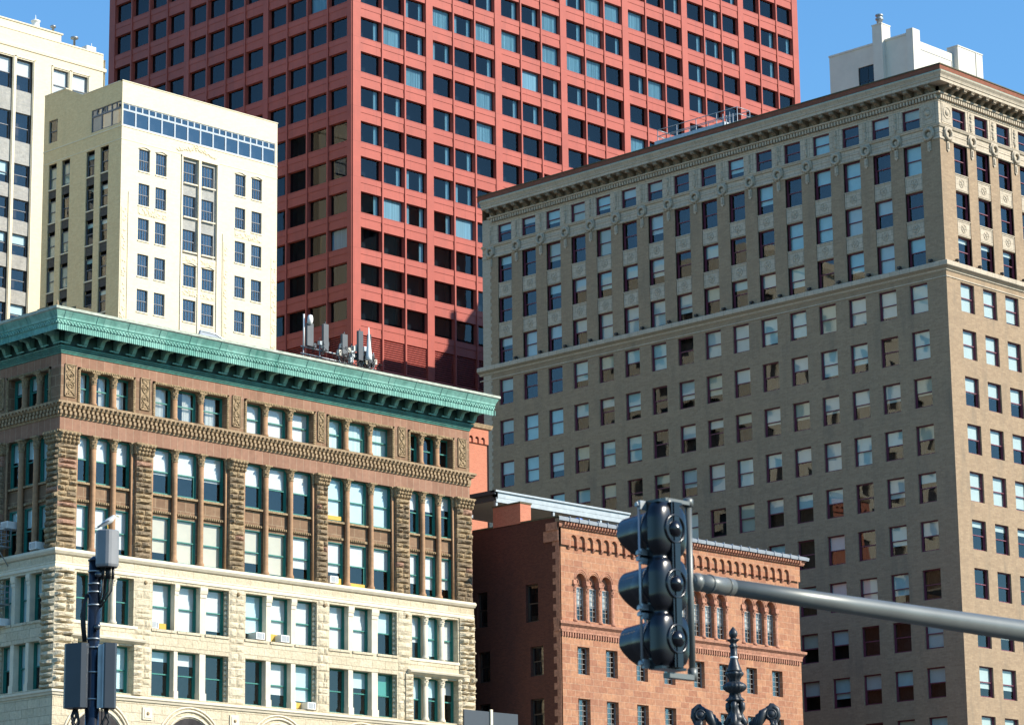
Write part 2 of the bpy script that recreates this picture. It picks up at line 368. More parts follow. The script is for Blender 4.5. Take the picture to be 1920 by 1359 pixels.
M['gull'] = plain('white_feathers', (.80, .78, .72), .8, var=.05)
M['gullg'] = plain('grey_feathers', (.33, .35, .38), .8)
M['teal'] = plain('teal_frame_paint', (.02, .185, .15), .5, var=.15)
M['maroon'] = plain('maroon_frame_paint', (.16, .035, .06), .5, var=.15)
M['slate'] = plain('slate_frame_paint', (.16, .17, .19), .5, var=.1)
M['bluegrey'] = plain('blue_grey_frame_paint', (.34, .40, .45), .5, var=.1)
M['brownf'] = plain('dark_brown_frame_paint', (.055, .038, .03), .5, var=.15)
M['greyf'] = plain('grey_sash_paint', (.28, .27, .25), .6, var=.15)
M['dark'] = plain('unlit_room', (.012, .013, .015), .9)
M['dark2'] = plain('dim_room', (.035, .03, .03), .9, var=.6, scale=1.5)
M['whiteb'] = plain('white_roller_blind', (.76, .76, .72), .9, var=.04)
M['creamb'] = plain('cream_blind', (.70, .64, .50), .9, var=.05)
M['cyanb'] = plain('pale_blue_blind', (.62, .80, .80), .9, var=.06)
M['tealb'] = plain('green_blind', (.07, .34, .28), .9, var=.06)
M['ochreb'] = plain('ochre_panel', (.62, .38, .07), .8)
M['drape'] = plain('pale_green_drapery', (.62, .78, .74), .9, var=.25, scale=3, stretch=(3, 3, .05))
M['g_red'] = glass('dark_tinted_glass', (.46, .58, .68), 1.1, .10, .5, .01)
M['g_tan'] = glass('old_window_glass', (.74, .82, .82), 1.9, .38, .4, .02)
M['g_std'] = glass('window_glass', (.88, .90, .90), 1.5, .35, .6, .05)
M['g_blue'] = glass('blue_window_glass', (.50, .58, .66), 3.2, .25, .5, .10)
BL = dict(white='whiteb', cream='creamb', cyan='cyanb', teal='tealb', drape='drape')
STY['red'] = dict(f='red', d='dark', g='g_red', rec=.27, t=.03, kind='single', room=1.2)
STY['tan'] = dict(f='maroon', d='dark2', g='g_tan', rec=.19, t=.075, side=.045, kind='sash', room=1.)
STY['cream'] = dict(f='slate', d='dark', g='g_blue', rec=.14, t=.06, kind='sash', mun=(4, 1))
STY['creamL'] = dict(f='slate', d='dark2', g='g_tan', rec=.13, t=.05, kind='sash')
STY['strip'] = dict(f='bluegrey', d='dark2', g='g_blue', rec=.1, t=.07, kind='single')
STY['tall'] = dict(f='slate', d='dark2', g='g_std', rec=.22, t=.08, kind='sash')
STY['green'] = dict(f='teal', d='dark2', g='g_std', rec=.05, t=.085, side=.035, kind='sash')
STY['brickt'] = dict(f='greyf', d='dark2', g='g_blue', rec=.28, t=.06, kind='single', mun=(3, 5))
STY['bricka'] = dict(f='greyf', d='dark2', g='g_std', rec=.24, t=.05, kind='single', mun=(3, 6))
STY['brickl'] = dict(f='brownf', d='dark', g='g_blue', rec=.22, t=.07, kind='sash')
STY['black'] = dict(f='blackm', d='dark', g='g_red', rec=.1, t=.06, kind='single', mun=(2, 2))
# ================================================================ ground
g = MB(); g.xbox(-600, 1200, -600, 1400, -.5, 0)
g.obj('ground', M['asphalt'], kind='structure')
for q in ((94, 131, 126, 156), (131.4, 160, 121, 146), (165.5, 200, 115, 170), (155, 181, 201, 219), (122, 178, 224, 238), (192, 276, 208, 258)):
    g = MB(); g.xbox(*q, .002, .14); g.obj('pavement', M['paving'], kind='structure')

def shell(mb, x1, y1, z1, mi=0, z0=0):
    """the two unseen sides of a block and its roof; the root stands at the near corner"""
    mb.poly([(x1, 0, z0), (x1, y1, z0), (x1, y1, z1), (x1, 0, z1)], mi)
    mb.poly([(x1, y1, z0), (0, y1, z0), (0, y1, z1), (x1, y1, z1)], mi)

# ================================================================ red office tower
RX, RY = 196.16, 213.3
red = thing('office_tower', (RX, RY, 0), 'red painted steel office tower with dark square windows, tallest of the buildings', 'skyscraper')
ZT = [106.9+3.87*k for k in range(-9, 7)]      # window tops
ZR = ZT[-1]+3
FS = [1.13+10.7*b+3.33*k for b in range(7) for k in range(3)]
LS = [.67+13.6*b+3.27*k for b in range(3) for k in range(4)]
WF, WLL = 3.02, 2.96
mb = MB()
for fr, SS, ww, L in ((FF, FS, WF, 76.1), (LL, LS, WLL, 41.7)):
    holes = [(s, s+ww, z-(2.31 if i else 3.3), z) for i, z in enumerate(ZT) for s in SS]
    facade(mb, fr, 0, L, 0, ZR, holes, .4)
shell(mb, 76.1, 41.7, ZR); mb.poly([(0, 0, ZR), (76.1, 0, ZR), (76.1, 41.7, ZR), (0, 41.7, ZR)])
mb.obj('wall', M['red'], red)
# piers, fins, sill bands
for fr, SS, ww, L, per, n, nb in ((FF, FS, WF, 76.1, 10.7, 3, 7), (LL, LS, WLL, 41.7, 13.6, 4, 3)):
    fr_i = 0
    for b in range(nb+1):
        a = 0 if b == 0 else SS[b*n-1]+ww; e = SS[b*n] if b < nb else L
        m = MB(); m.box(fr, a, e, 0, .12, 0, ZR)
        m.obj('pier', M['red'], red)
    m = MB()
    for b in range(nb):
        for k in range(1, n):
            s = SS[b*n+k]; m.box(fr, s-.26, s-.06, 0, .14, 0, ZR)
        for z in ZT:
            a, e = SS[b*n], SS[b*n+n-1]+ww
            m.box(fr, a, e, 0, .045, z-2.31-.62, z-2.31) if z > ZT[0] else None
            m.box(fr, a, e, 0, .02, z, z+.52)
            m.box(fr, a, e, -.25, .06, z-2.31-.03, z-2.31+.02) if z > ZT[0] else None
    m.obj('fins_and_sill_bands', M['red'], red)
# louvred plant floor
for fr, SS, ww in ((FF, FS, WF), (LL, LS, WLL)):
    m = MB()
    for s in SS:
        for k in range(14):
            z = ZT[0]-3.25+k*.235
            m.quad(fr, [(s, -.06, z), (s+ww, -.06, z), (s+ww, -.26, z+.17), (s, -.26, z+.17)], 0)
            m.quad(fr, [(s, -.06, z-.035), (s+ww, -.06, z-.035), (s+ww, -.06, z), (s, -.06, z)], 0)
        m.quad(fr, [(s, -.5, ZT[0]-3.3), (s+ww, -.5, ZT[0]-3.3), (s+ww, -.5, ZT[0]), (s, -.5, ZT[0])], 1)
    m.obj('louvre', [M['red_louvre'], M['dark']], red)
rr = random.Random(3)
for i, z in enumerate(ZT[1:], 1):
    row = i-9          # row 0 is the one whose top is at 106.9
    for j, s in enumerate(FS):
        b = 0; cur = None; q = rr.random(); bc = 'drape'
        hot = (row >= 0 and 0 < j < 12) or row == -5
        if q < (.36 if hot else .05): cur = [(.02, .98)]
        elif q < (.56 if hot else .35): cur = [(.78, .97)]
        elif q < (.62 if hot else .38): cur = [(.02, .30), (.8, .97)]
        elif q < (.68 if hot else .38): b = 1; bc = 'drape'
        if row < -6: cur = None; b = 0
        win(red, FF, s, s+WF, z-2.31, z, 'red', b, bc, cur)
    for j, s in enumerate(LS):
        q = rr.random()
        win(red, LL, s, s+WLL, z-2.31, z, 'red', 0, 'drape', [(.02, .98)] if q < .05 else None)

# ================================================================ tan hotel-like block with the terracotta crown
TX, TY = 169.0, 119.4
tan = thing('office_block', (TX, TY, 0), 'tan brick block with maroon sash windows and bracketed terracotta cornice, right of the red tower', 'office building')
TL_ = [1.75+2.847*k for k in range(16)]     # opening starts along the left face
TF_ = [1.72+2.86*k for k in range(9)]
TWL, TWF = 1.62, 1.72
ROWS = [(66.88, 68.48), (63.38, 65.68), (59.88, 62.05), (56.38, 58.56)]+[(54.98-2.2-3.545*k, 54.98-3.545*k) for k in range(13)]
LEN, LENF = 47.9, 28
mb = MB()
for fr, SS, ww, L in ((LL, TL_, TWL, LEN-.9), (FF, TF_, TWF, LENF)):
    low = [(s, s+ww, a, b) for s in SS for a, b in ROWS[4:]]
    facade(mb, fr, 0, L, 0, 56.2, low, .36, 0)
    mid = [(s, s+ww, 56.3, 65.68) for s in SS]
    facade(mb, fr, 0, L, 56.2, 65.68, mid, .22, 0)
    # the recessed strips between the piers: windows and spandrels
    hb = [(s, s+ww, a, b) for s in SS for a, b in ROWS[1:4]]
    for s in SS:
        facade(mb, fr.off(-.09), s, s+ww, 56.2, 65.68, [h for h in hb if h[0] == s], .22, 0)
    facade(mb, fr, 0, L, 65.68, 69.2, [(s, s+ww, *ROWS[0]) for s in SS], .36, 1)
    mb.box(fr, 0, L, -.2, 0, 69.2, 70.6, 1)
shell(mb, LENF, LEN, 70.4); mb.poly([(0, 0, 70.3), (LENF, 0, 70.3), (LENF, LEN, 70.3), (0, LEN, 70.3)], 2)
mb.obj('wall', [M['tan'], M['terra'], M['roof']], tan)
m = MB()      # toothed pale brick at the far corner
z = 0; k = 0
while z < 65.6:
    m.box(LL, LEN-.9-(.14 if k % 2 else 0), LEN, 0, .02, z, z+.3); z += .3; k += 1
m.box(LL, LEN-.9, LEN, -.5, 0, 0, 69.2)
m.obj('quoin', M['quoin'], tan)
# spandrel panels with a rosette
pnl = {}
for fr, SS, ww in ((LL, TL_, TWL), (FF, TF_, TWF)):
    for s in SS:
        for a, b in ((62.05, 63.38), (58.56, 59.88)):
            m = MB(); cz = (a+b)/2; cs = s+ww/2
            m.box(fr, s+.01, s+ww-.01, -.09, -.05, a+.04, b-.04)
            for q in ((s+.08, s+ww-.08, a+.12, a+.18), (s+.08, s+ww-.08, b-.18, b-.12)): m.box(fr, q[0], q[1], -.05, -.025, q[2], q[3])
            for q in (s+.08, s+ww-.14): m.box(fr, q, q+.06, -.05, -.025, a+.18, b-.18)
            m.box(fr, s-.02, s+ww+.02, -.09, .0, b-.07, b)
            nn = (0, -1, 0) if fr.k == 'F' else (-1, 0, 0)
            m.torus(fr.p(cs, -.05, cz), nn, .31, .035, 18, 6, 1)
            for t in range(5):
                gg = 2*math.pi*t/5; m.tube([fr.p(cs, -.04, cz), fr.p(cs+.26*math.cos(gg), -.04, cz+.26*math.sin(gg))], .03, 5, 1)
            m.lathe([(0, .06), (.06, .04), (.08, 0)], fr.p(cs, -.05, cz), 8, 1, nn)
            m.obj('spandrel_panel', [M['terra'], M['terra_dk']], tan)
# frieze with mouldings, wreaths on every pier
m = MB()
for fr, L, e0 in ((LL, LEN, 1), (FF, LENF, 1)):
    m.prism(fr, [(0, 66.62), (.10, 66.66), (.16, 66.78), (.18, 66.86), (0, 66.9)], 0, L, 0, e0, 0)
    m.prism(fr, [(0, 65.70), (.07, 65.72), (.07, 65.86), (.03, 65.9), (0, 65.92)], 0, L, 0, e0, 0)
    m.prism(fr, [(0, 66.18), (.04, 66.2), (.04, 66.26), (0, 66.28)], 0, L, 0, e0, 0)
m.obj('frieze_moulding', M['terra'], tan)
for fr, SS, ww in ((LL, TL_, TWL), (FF, TF_, TWF)):
    cs = [.95]+[SS[i]+ww+(SS[i+1]-SS[i]-ww)/2 for i in range(len(SS)-1)]+([46.9] if fr is LL else [])
    for i, s in enumerate(cs):
        nn = (0, -1, 0) if fr.k == 'F' else (-1, 0, 0)
        m = MB(); big = 1.12 if i == 0 else 1.
        m.torus(fr.p(s, .12, 66.2), nn, .36*big, .11*big, 20, 6, 0, .35)
        m.lathe([(0, .10), (.12, .08), (.2, .02), (.24, 0)], fr.p(s, 0, 66.2), 10, 1, nn)
        m.box(fr, s-.42, s+.42, 0, .14, 66.55, 66.74, 0)
        for t in (-1, 1):
            m.tube([fr.p(s+t*.34, .14, 66.66), fr.p(s+t*.46, .10, 66.45), fr.p(s+t*.48, .06, 66.0), fr.p(s+t*.36, .06, 65.62)], [.05, .06, .05, .02], 5)
            m.tube([fr.p(s+t*.06, .12, 65.85), fr.p(s+t*.14, .10, 65.62)], [.08, .03], 5)
        m.box(fr, s-.15, s+.15, 0, .09, 64.95, 65.62, 1); m.box(fr, s-.08, s+.08, .09, .15, 65.05, 65.5, 0)
        m.poly([fr.p(s-.15, .09, 64.95), fr.p(s, .05, 64.8), fr.p(s+.15, .09, 64.95)], 1)
        m.obj('wreath', [M['terra_dk'], M['terra']], tan)
        if i == 0:
            m = MB(); m.box(fr, s-.62, s+.62, 0, .05, 66.98, 68.62, 0); m.box(fr, s-.5, s+.5, .05, .07, 67.1, 68.5, 1)
            m.torus(fr.p(s, .07, 67.85), nn, .44, .05, 22, 6); m.lathe([(0, .14), (.1, .12), (.2, .06), (.24, 0)], fr.p(s, .07, 67.85), 12, 0, nn)
            m.obj('corner_medallion', [M['terra'], M['terra_dk']], tan)
        else:
            m = MB()
            m.box(fr, s-.3, s+.3, 0, .035, 66.98, 68.55, 0); 
            for t in range(9):
                z = 67.1+t*.155; wd = (.1, .17, .21, .2, .1, .16, .1, .19, .15)[t]*(.9+.2*R.random())
                m.lathe([(0, .12), (wd*.6, .09), (wd, .02), (wd, 0)], fr.p(s+(R.random()-.5)*.05, .03, z), 5, 1, nn, smooth=False)
            m.obj('relief_panel', [M['terra'], M['terra_dk']], tan)
# belt course
m = MB()
for fr, L in ((LL, LEN+.4), (FF, LENF)):
    m.prism(fr, [(0, 55.1), (.06, 55.12), (.06, 55.2), (0, 55.22)], 0, L, 0, 1, 0)
    m.prism(fr, [(0, 55.55), (.10, 55.62), (.12, 55.72), (.36, 55.86), (.42, 55.92), (.42, 56.22), (.36, 56.27), (-.3, 56.33)], 0, L, 0, 1, 0)
    for k in range(int(L/1.05)):
        m.box(fr, k*1.05+.02, k*1.05+.06, .42, .425, 55.9, 56.22, 1)
m.obj('belt_course', [M['terra'], M['terra_dk']], tan)
for fr, SS, ww in ((LL, TL_, TWL), (FF, TF_, TWF)):
    for s in SS:
        m = MB(); c = s-.55
        m.box(fr, c-.14, c+.14, .12, .34, 56.4, 56.58); m.box(fr, c-.1, c+.1, .34, .37, 56.42, 56.56)
        m.tube([fr.p(c, .22, 56.26), fr.p(c, .22, 56.42)], .03, 6)
        m.obj('floodlight', M['blackm'], tan)
# cornice: fillet, dentils, modillions, corona, cyma, brick parapet above
m = MB()
for fr, L in ((LL, LEN-.9), (FF, LENF)):
    m.prism(fr, [(0, 68.62), (.05, 68.64), (.05, 68.72), (.10, 68.76), (0, 68.8)], 0, L, 0, 1, 0)
    m.prism(fr, [(0, 69.1), (.34, 69.14), (.38, 69.24), (.2, 69.3), (0, 69.3)], 0, L, 0, 1, 0)
    m.prism(fr, [(.0, 69.78), (1.02, 69.78), (1.02, 69.98), (1.08, 70.02), (1.12, 70.2), (1.26, 70.38), (1.28, 70.46), (0, 70.5)], 0, L, 0, 1, .0)
    m.prism(fr, [(-.2, 70.5), (1.22, 70.48), (1.22, 70.52), (1.16, 70.56), (-.2, 70.6)], .02, L, 1, 1, .0)
m.obj('cornice', [M['terra'], M['copper_line']], tan)
m = MB()
for fr, L in ((LL, LEN-.9), (FF, LENF)):
    n = int(L/.285)
    for k in range(n):
        s = .02+k*.285; m.box(fr, s, s+.17, 0, .26, 68.82, 69.12)
m.obj('dentil_course', M['terra'], tan)
mod = None
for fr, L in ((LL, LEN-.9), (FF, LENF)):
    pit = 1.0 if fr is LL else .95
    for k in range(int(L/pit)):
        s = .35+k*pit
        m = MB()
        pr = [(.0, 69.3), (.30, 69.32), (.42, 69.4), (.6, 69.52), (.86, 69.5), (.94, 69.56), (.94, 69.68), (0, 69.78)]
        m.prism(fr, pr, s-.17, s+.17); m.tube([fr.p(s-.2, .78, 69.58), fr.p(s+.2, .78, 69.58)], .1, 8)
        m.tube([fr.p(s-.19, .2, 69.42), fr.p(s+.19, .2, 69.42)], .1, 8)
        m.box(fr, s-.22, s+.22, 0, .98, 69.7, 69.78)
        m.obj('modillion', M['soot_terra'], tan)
m = MB()
m.prism(LL, [(1.0, 70.56), (1.0, 71.02), (.2, 71.02)], 0, LEN-.4, 0, 1, 0); m.prism(FF, [(1.0, 70.56), (1.0, 71.02), (.2, 71.02)], 0, LENF, 0, 1, 0)
m.prism(LL, [(1.0, 71.02), (1.06, 71.02), (1.06, 71.1), (.1, 71.1)], 0, LEN-.35, 1, 1, 0); m.prism(FF, [(1.0, 71.02), (1.06, 71.02), (1.06, 71.1), (.1, 71.1)], 0, LENF, 1, 1, 0)
m.obj('parapet', [M['parapet'], M['roof_edge']], tan)
rr = random.Random(11)
def tanblind(lit):
    q = rr.random()
    return q
for fr, SS, ww in ((LL, TL_, TWL), (FF, TF_, TWF)):
    for r_, (a, b) in enumerate(ROWS):
        for j, s in enumerate(SS):
            q = rr.random()
            if fr is FF: bl = {0: 0, 1: 0, 2: 0, 3: .15, 4: 1, 5: 1, 6: .55, 7: .5, 8: 1, 9: .2, 10: .0, 11: .6, 12: .75}.get(r_, .5)
            elif r_ == 4 and j < 6: bl = 1
            elif r_ == 6 and j < 6: bl = .6
            else: bl = 0 if q < .28 else .3 if q < .42 else .5 if q < .64 else .72 if q < .78 else 1
            bl *= (.9+.1*rr.random())
            bc = 'white' if fr is FF else ('cyan', 'white', 'cream')[int(rr.random()*2.4)]
            dz = .09 if r_ in (1, 2, 3) else 0
            win(tan, fr.off(-dz), s, s+ww, a, b, 'tan', bl, bc)
# ================================================================ pale penthouse behind it
WX, WY = 235., 169.
wt = thing('penthouse', (WX, WY, 0), 'white rendered rooftop block with tall chimney stack, behind the tan building', 'rooftop block')
m = MB()
facade(m, LL, 0, 10.9, 60, 103.0, [(4.75, 7.1, 97.5, 100.75)], .25)
m.poly([(0, 0, 60), (11.9, 0, 60), (11.9, 0, 102.3), (0, 0, 102.3)][::1]); m.poly([(11.9, 0, 60), (11.9, 10.9, 60), (11.9, 10.9, 102.3), (11.9, 0, 102.3)])
m.poly([(0, 10.9, 60), (0, 10.9, 103), (11.9, 10.9, 103), (11.9, 10.9, 60)]); m.poly([(0, .6, 102.6), (11.9, .6, 102.2), (11.9, 10.9, 102.2), (0, 10.9, 102.6)])
m.box(LL, -.02, 10.95, -.3, .08, 102.85, 103.05)
m.obj('wall', M['white'], wt)
m = MB(); m.box(LL, -.35, .5, -1.0, .25, 60, 103.35); m.obj('fin_wall', M['white'], wt)
m = MB(); m.box(LL, 3.45, 4.7, -1.0, .5, 60, 104.7, 0, True); m.box(LL, 3.4, 4.75, -1.05, .55, 104.7, 104.82, 0, True); m.obj('chimney', M['white'], wt)
m = MB(); m.lathe([(.3, 0), (.3, .55), (.42, .56), (.42, .75), (.3, .78), (.3, .95), (.42, 1), (.42, 1.15), (0, 1.2)], (-.0, 4.05, 104.8), 12); m.obj('flue', M['steel'], wt)
m = MB(); m.box(FF, 7.4, 11.9, -.8, .6, 60, 103.1); m.box(FF, 7.35, 11.95, -.8, .66, 103.1, 103.22); m.box(FF, 10.6, 10.7, .6, .68, 60, 103.1); m.obj('stair_block', M['white'], wt)
m = MB(); facade(m, FF.off(.03), .3, 7.3, 90, 102.3, [(.45, 7.0, 94, 101.45)], .1); m.obj('front_wall', M['white'], wt)
STY['curtw'] = dict(f='slate', d='dark', g='g_blue', rec=.02, t=.06, kind='single', mun=(7, 6))
win(wt, FF.off(.03), .45, 7.0, 94, 101.45, 'curtw'); win(wt, LL, 4.75, 7.1, 97.5, 100.75, 'black')
# ================================================================ railed platform on the tan roof
rl = thing('roof_railing', (173, 142, 70.35), 'galvanised pipe railing round a small platform on the tan roof', 'railing')
m = MB()
for y in (0, 2.2, 4.4, 6.5, 8.6):
    for x in (0, 1.6): m.tube([(x, y, 0), (x, y, 4.05)], .04, 6)
for z in (4.05, 3.5):
    for x in (0, 1.6): m.tube([(x, 0, z), (x, 8.6, z)], .035, 6)
    for y in (0, 8.6): m.tube([(0, y, z), (1.6, y, z)], .035, 6)
for k in range(4): m.tube([(-.2, .3+k*.35, 0), (-.2, .3+k*.35, 3.5+.2*(k % 2))], .05, 6)
m.obj('railing', M['steel'], rl)
m = MB(); m.xbox(-.2, 1.8, 1.2, 8.8, 2.75, 3.05); m.obj('platform', M['steel'], rl)

# ================================================================ added tower, unseen on the left: cuts sky fill, mirrored in the tan windows
nt_ = thing('added_tower', (66, 190, 0), 'cream brick tower added out of view to the left of the copper-corniced building', 'office building')
m = MB()
hb = [(2+3.4*k, 3.7+3.4*k, 8+3.6*j, 10.1+3.6*j) for k in range(11) for j in range(20)]
facade(m, FF, 0, 40, 0, 84, hb, .3)
m2 = [(2+3.4*k, 3.7+3.4*k, 8+3.6*j, 10.1+3.6*j) for k in range(7) for j in range(20)]
zs_ = sorted({0, 84, *[h[2] for h in m2], *[h[3] for h in m2]})
for lo, hi in zip(zs_, zs_[1:]):
    cur = 0
    for a, b in [(h[0], h[1]) for h in m2 if h[2] < hi-1e-6 and h[3] > lo+1e-6]+[(26, 26)]:
        m.poly([(40, cur, lo), (40, a, lo), (40, a, hi), (40, cur, hi)]); cur = b
m.poly([(39.7, 0, 0), (39.7, 26, 0), (39.7, 26, 84), (39.7, 0, 84)], 1); m.poly([(0, .3, 0), (40, .3, 0), (40, .3, 84), (0, .3, 84)], 1)
m.quad(LL, [(0, 0, 0), (26, 0, 0), (26, 0, 84), (0, 0, 84)]); m.poly([(0, 26, 0), (40, 26, 0), (40, 26, 84), (0, 26, 84)]); m.poly([(0, 0, 83.6), (40, 0, 83.6), (40, 26, 83.6), (0, 26, 83.6)])
m.obj('wall', [M['cream'], M['dark2']], nt_)
m = MB(); m.prism(FF, [(0, 82.4), (.3, 82.5), (.6, 83.2), (.6, 83.6), (0, 83.7)], 0, 40, 0, 1, 1); m.obj('cornice', M['cream_trim'], nt_)

# ================================================================ added block, unseen behind the tan one, sized to shade the louvres
bk = thing('office_building', (206.9, 187, 0), 'plain brown office block added unseen between the tan building and the red tower', 'office building')
m = MB(); hb = [(1.5+3*k, 3.1+3*k, 6+3.6*j, 8+3.6*j) for k in range(12) for j in range(19)]
facade(m, FF, 0, 39, 0, 77.6, hb, .3); facade(m, LL, 0, 16, 0, 77.6, [(a, b, c, d) for a, b, c, d in hb if b < 15.5], .3)
shell(m, 39, 16, 77.6); m.poly([(0, 0, 77.2), (39, 0, 77.2), (39, 16, 77.2), (0, 16, 77.2)])
m.obj('wall', M['dkbrick'], bk)
m = MB(); m.poly([(.3, .3, 0), (39, .3, 0), (39, .3, 77), (.3, .3, 77)]); m.poly([(.3, .3, 0), (.3, 16, 0), (.3, 16, 77), (.3, .3, 77)]); m.obj('glazing', M['dark2'], bk)
# ================================================================ cream apartment block
CXX, CYY = 159.3, 205.0
cre = thing('apartment_block', (CXX, CYY, 0), 'cream brick block with a glazed band under its flat roof, left of the red tower', 'apartment building')
CW = [(2.1, 1.3), (4.12, 1.3), (7.6, 1.55), (9.85, 1.5), (13.9, 1.3), (15.98, 1.3)]
TOPS = [82.62, 79.28, 75.9, 72.44, 69.05, 65.65, 62.25, 58.85]
H = 2.13
mb = MB(); holes = [(.12, 18.98, 84.55, 86.72)]
for k, z in enumerate(TOPS):
    for i, (s, w_) in enumerate(CW):
        if i in (2, 3) and k < 3: continue
        holes.append((s, s+w_, z-H, z))
holes += [(7.35, 9.3, 73.45, 82.95), (9.6, 11.6, 73.45, 82.95)]
facade(mb, FF, 0, 19.25, 0, 88.85, holes, .2)
lh = [(.15, 4.65, 84.75, 86.95), (9.95, 11.35, 85.2, 87.45)]
LW = [(1.93, 1.25), (4.05, 1.28), (7.87, 1.27), (9.96, 1.25)]
for s, w_ in LW: lh.append((s, s+w_, 50, 83.0))
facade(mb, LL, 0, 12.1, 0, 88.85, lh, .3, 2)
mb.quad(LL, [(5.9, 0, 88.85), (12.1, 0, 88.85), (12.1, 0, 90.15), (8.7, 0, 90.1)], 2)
mb.quad(FF, [(0, -12.1, 88.85), (19.25, -12.1, 88.85), (19.25, -12.1, 90.15), (0, -12.1, 90.15)])
shell(mb, 19.25, 12.1, 88.85, 3); mb.poly([(0, 0, 88.5), (19.25, 0, 88.5), (19.25, 12.1, 88.5), (0, 12.1, 88.5)], 1)
mb.obj('wall', [M['cream'], M['roof'], M['cream_bounce'], M['dkbrick']], cre)
m = MB()
for a, b in ((0, 5.95), (8.7, 12.1)):
    m.box(LL, a, b, -.25, .05, 88.85 if a == 0 else 90.13, 88.93 if a == 0 else 90.22)
m.box(FF, -.05, 19.3, -.25, .05, 88.85, 88.93)
for fr, L in ((FF, 19.25), (LL, 12.1)):
    m.box(fr, -.04, L, 0, .05, 84.4, 84.5); m.box(fr, -.02, L, 0, .03, 83.15, 83.22)
m.obj('coping', M['cream_trim'], cre)
# recessed dark spandrels of the side face and the centre bay
mb = MB()
for s, w_ in LW:
    facade(mb, LL.off(-.12), s, s+w_, 50, 83.0, [(s, s+w_, z-H+.03, z+.35) for z in TOPS], .1)
mb.obj('dark_spandrel', M['dkbrick'], cre)
mb = MB()
for a, b in ((7.35, 9.3), (9.6, 11.6)):
    i = 2 if a < 8 else 3; s, w_ = CW[i]
    facade(mb, FF.off(-.18), a, b, 73.45, 82.95, [(s, s+w_, z-H, z) for z in TOPS[:3]], .15)
    for z in TOPS[:3]: pass
mb.obj('centre_panel', M['grey_sp'], cre)
m = MB()       # slender ribs and edge mouldings on the front
for a, b in ((7.2, 7.35), (9.3, 9.6), (11.6, 11.78)): m.box(FF, a, b, 0, .10, 64.6, 83.15)
m.box(FF, 7.2, 11.78, 0, .12, 82.95, 83.15)
for a, z in ((.9, 78.2), (12.35, 76.3)): m.box(FF, a, a+.05, 0, .07, 40, z)
for k, z in enumerate(TOPS):
    for i, (s, w_) in enumerate(CW): m.box(FF, s-.05, s+w_+.05, -.05, .07, z-H-.12, z-H)
for z in TOPS:
    for s, w_ in LW: m.box(LL, s, s+w_, -.12, -.02, z-H-.1, z-H+.02)
m.obj('rib_and_sill', M['cream_trim'], cre)
def orn(s0, s1, z0, z1, n):
    m = MB(); rq = random.Random(int(s0*9+z0))
    m.box(FF, s0, s1, 0, .03, z0, z1)
    for k in range(n):
        s, z = s0+.12+(s1-s0-.24)*rq.random(), z0+.1+(z1-z0-.2)*rq.random()
        m.lathe([(0, .045), (.08, .035), (.13, .01), (.13, 0)], FF.p(s, .03, z), 6, 0, (0, -1, 0))
    m.obj('ornament_panel', M['cream_orn'], cre)
orn(2.1, 5.5, 76.25, 76.95, 34); orn(13.9, 17.3, 76.25, 76.95, 34); orn(7.3, 11.5, 72.75, 73.3, 30); orn(7.3, 11.5, 69.45, 70.1, 30)
orn(.12, .8, 60, 76.6, 70); orn(12.5, 13.0, 60, 75.5, 50); orn(18.5, 19.2, 60, 75, 60)
m = MB(); rq = random.Random(5)      # carved crest over the centre windows
for k in range(46):
    s = 6.7+4.7*(k/45); z = 83.6+.35*math.exp(-((s-9.2)/1.3)**2)*(1+rq.random())+.12*rq.random()
    m.lathe([(0, .07), (.09, .05), (.14, 0)], FF.p(s, 0, z-.2*rq.random()), 6, 0, (0, -1, 0))
m.obj('crest', M['cream_orn'], cre)
# arched hoods
m = MB()
for i, k in ((0, 0), (1, 0), (4, 0), (5, 0), (2, 3), (3, 3)):
    s, w_ = CW[i]; z = TOPS[k]
    pts = [FF.p(s-.06+(w_+.12)*t/8, .05, z+.02+.2*math.sin(math.pi*t/8)) for t in range(9)]
    m.tube(pts, .045, 6)
m.obj('window_hood', M['cream_trim'], cre)
for k, z in enumerate(TOPS):
    for i, (s, w_) in enumerate(CW):
        win(cre, FF.off(-.16) if (i in (2, 3) and k < 3) else FF, s, s+w_, z-H, z, 'cream')
    for s, w_ in LW: win(cre, LL.off(-.06), s, s+w_, z-H+.03, z, 'creamL', (.15, .15, .9, 1)[LW.index((s, w_))] if R.random() < .8 else 0, ('cyan', 'cyan', 'cream', 'cream')[LW.index((s, w_))])
win(cre, LL, 9.95, 11.35, 85.2, 87.45, 'creamL', .0)
STY['stripn'] = dict(f='bluegrey', d='dark2', g='g_blue', rec=.06, t=.07, kind='sash', mid=.72, mun=(2, 1))
STY['strip1'] = dict(f='slate', d='dark2', g='g_blue', rec=.06, t=.07, kind='single', e=0., room=.6)
n = 12; wd = (18.98-.12)/n
STY['strip0'] = dict(f='bluegrey', d='dark2', g='g_blue', rec=.06, t=.08, kind='single', e=0., room=.6)
for i in range(n):
    a = .12+i*wd
    win(cre, FF, a, a+wd, 84.55, 86.08, 'strip0', 0, 'white', [(.04, .12)] if i in (0, 3, 7, 11) else None, name='window')
    for h in range(2): win(cre, FF, a+h*wd/2, a+(h+1)*wd/2, 86.08, 86.72, 'strip0', 0, 'white', name='transom_light')
for i in range(3):
    a = .15+i*1.5
    win(cre, LL, a, a+1.5, 84.75, 86.3, 'strip1', 1, 'cream'); 
    for h in range(2): win(cre, LL, a+h*.75, a+(h+1)*.75, 86.3, 86.95, 'strip1', 1, 'cream', name='transom_light')

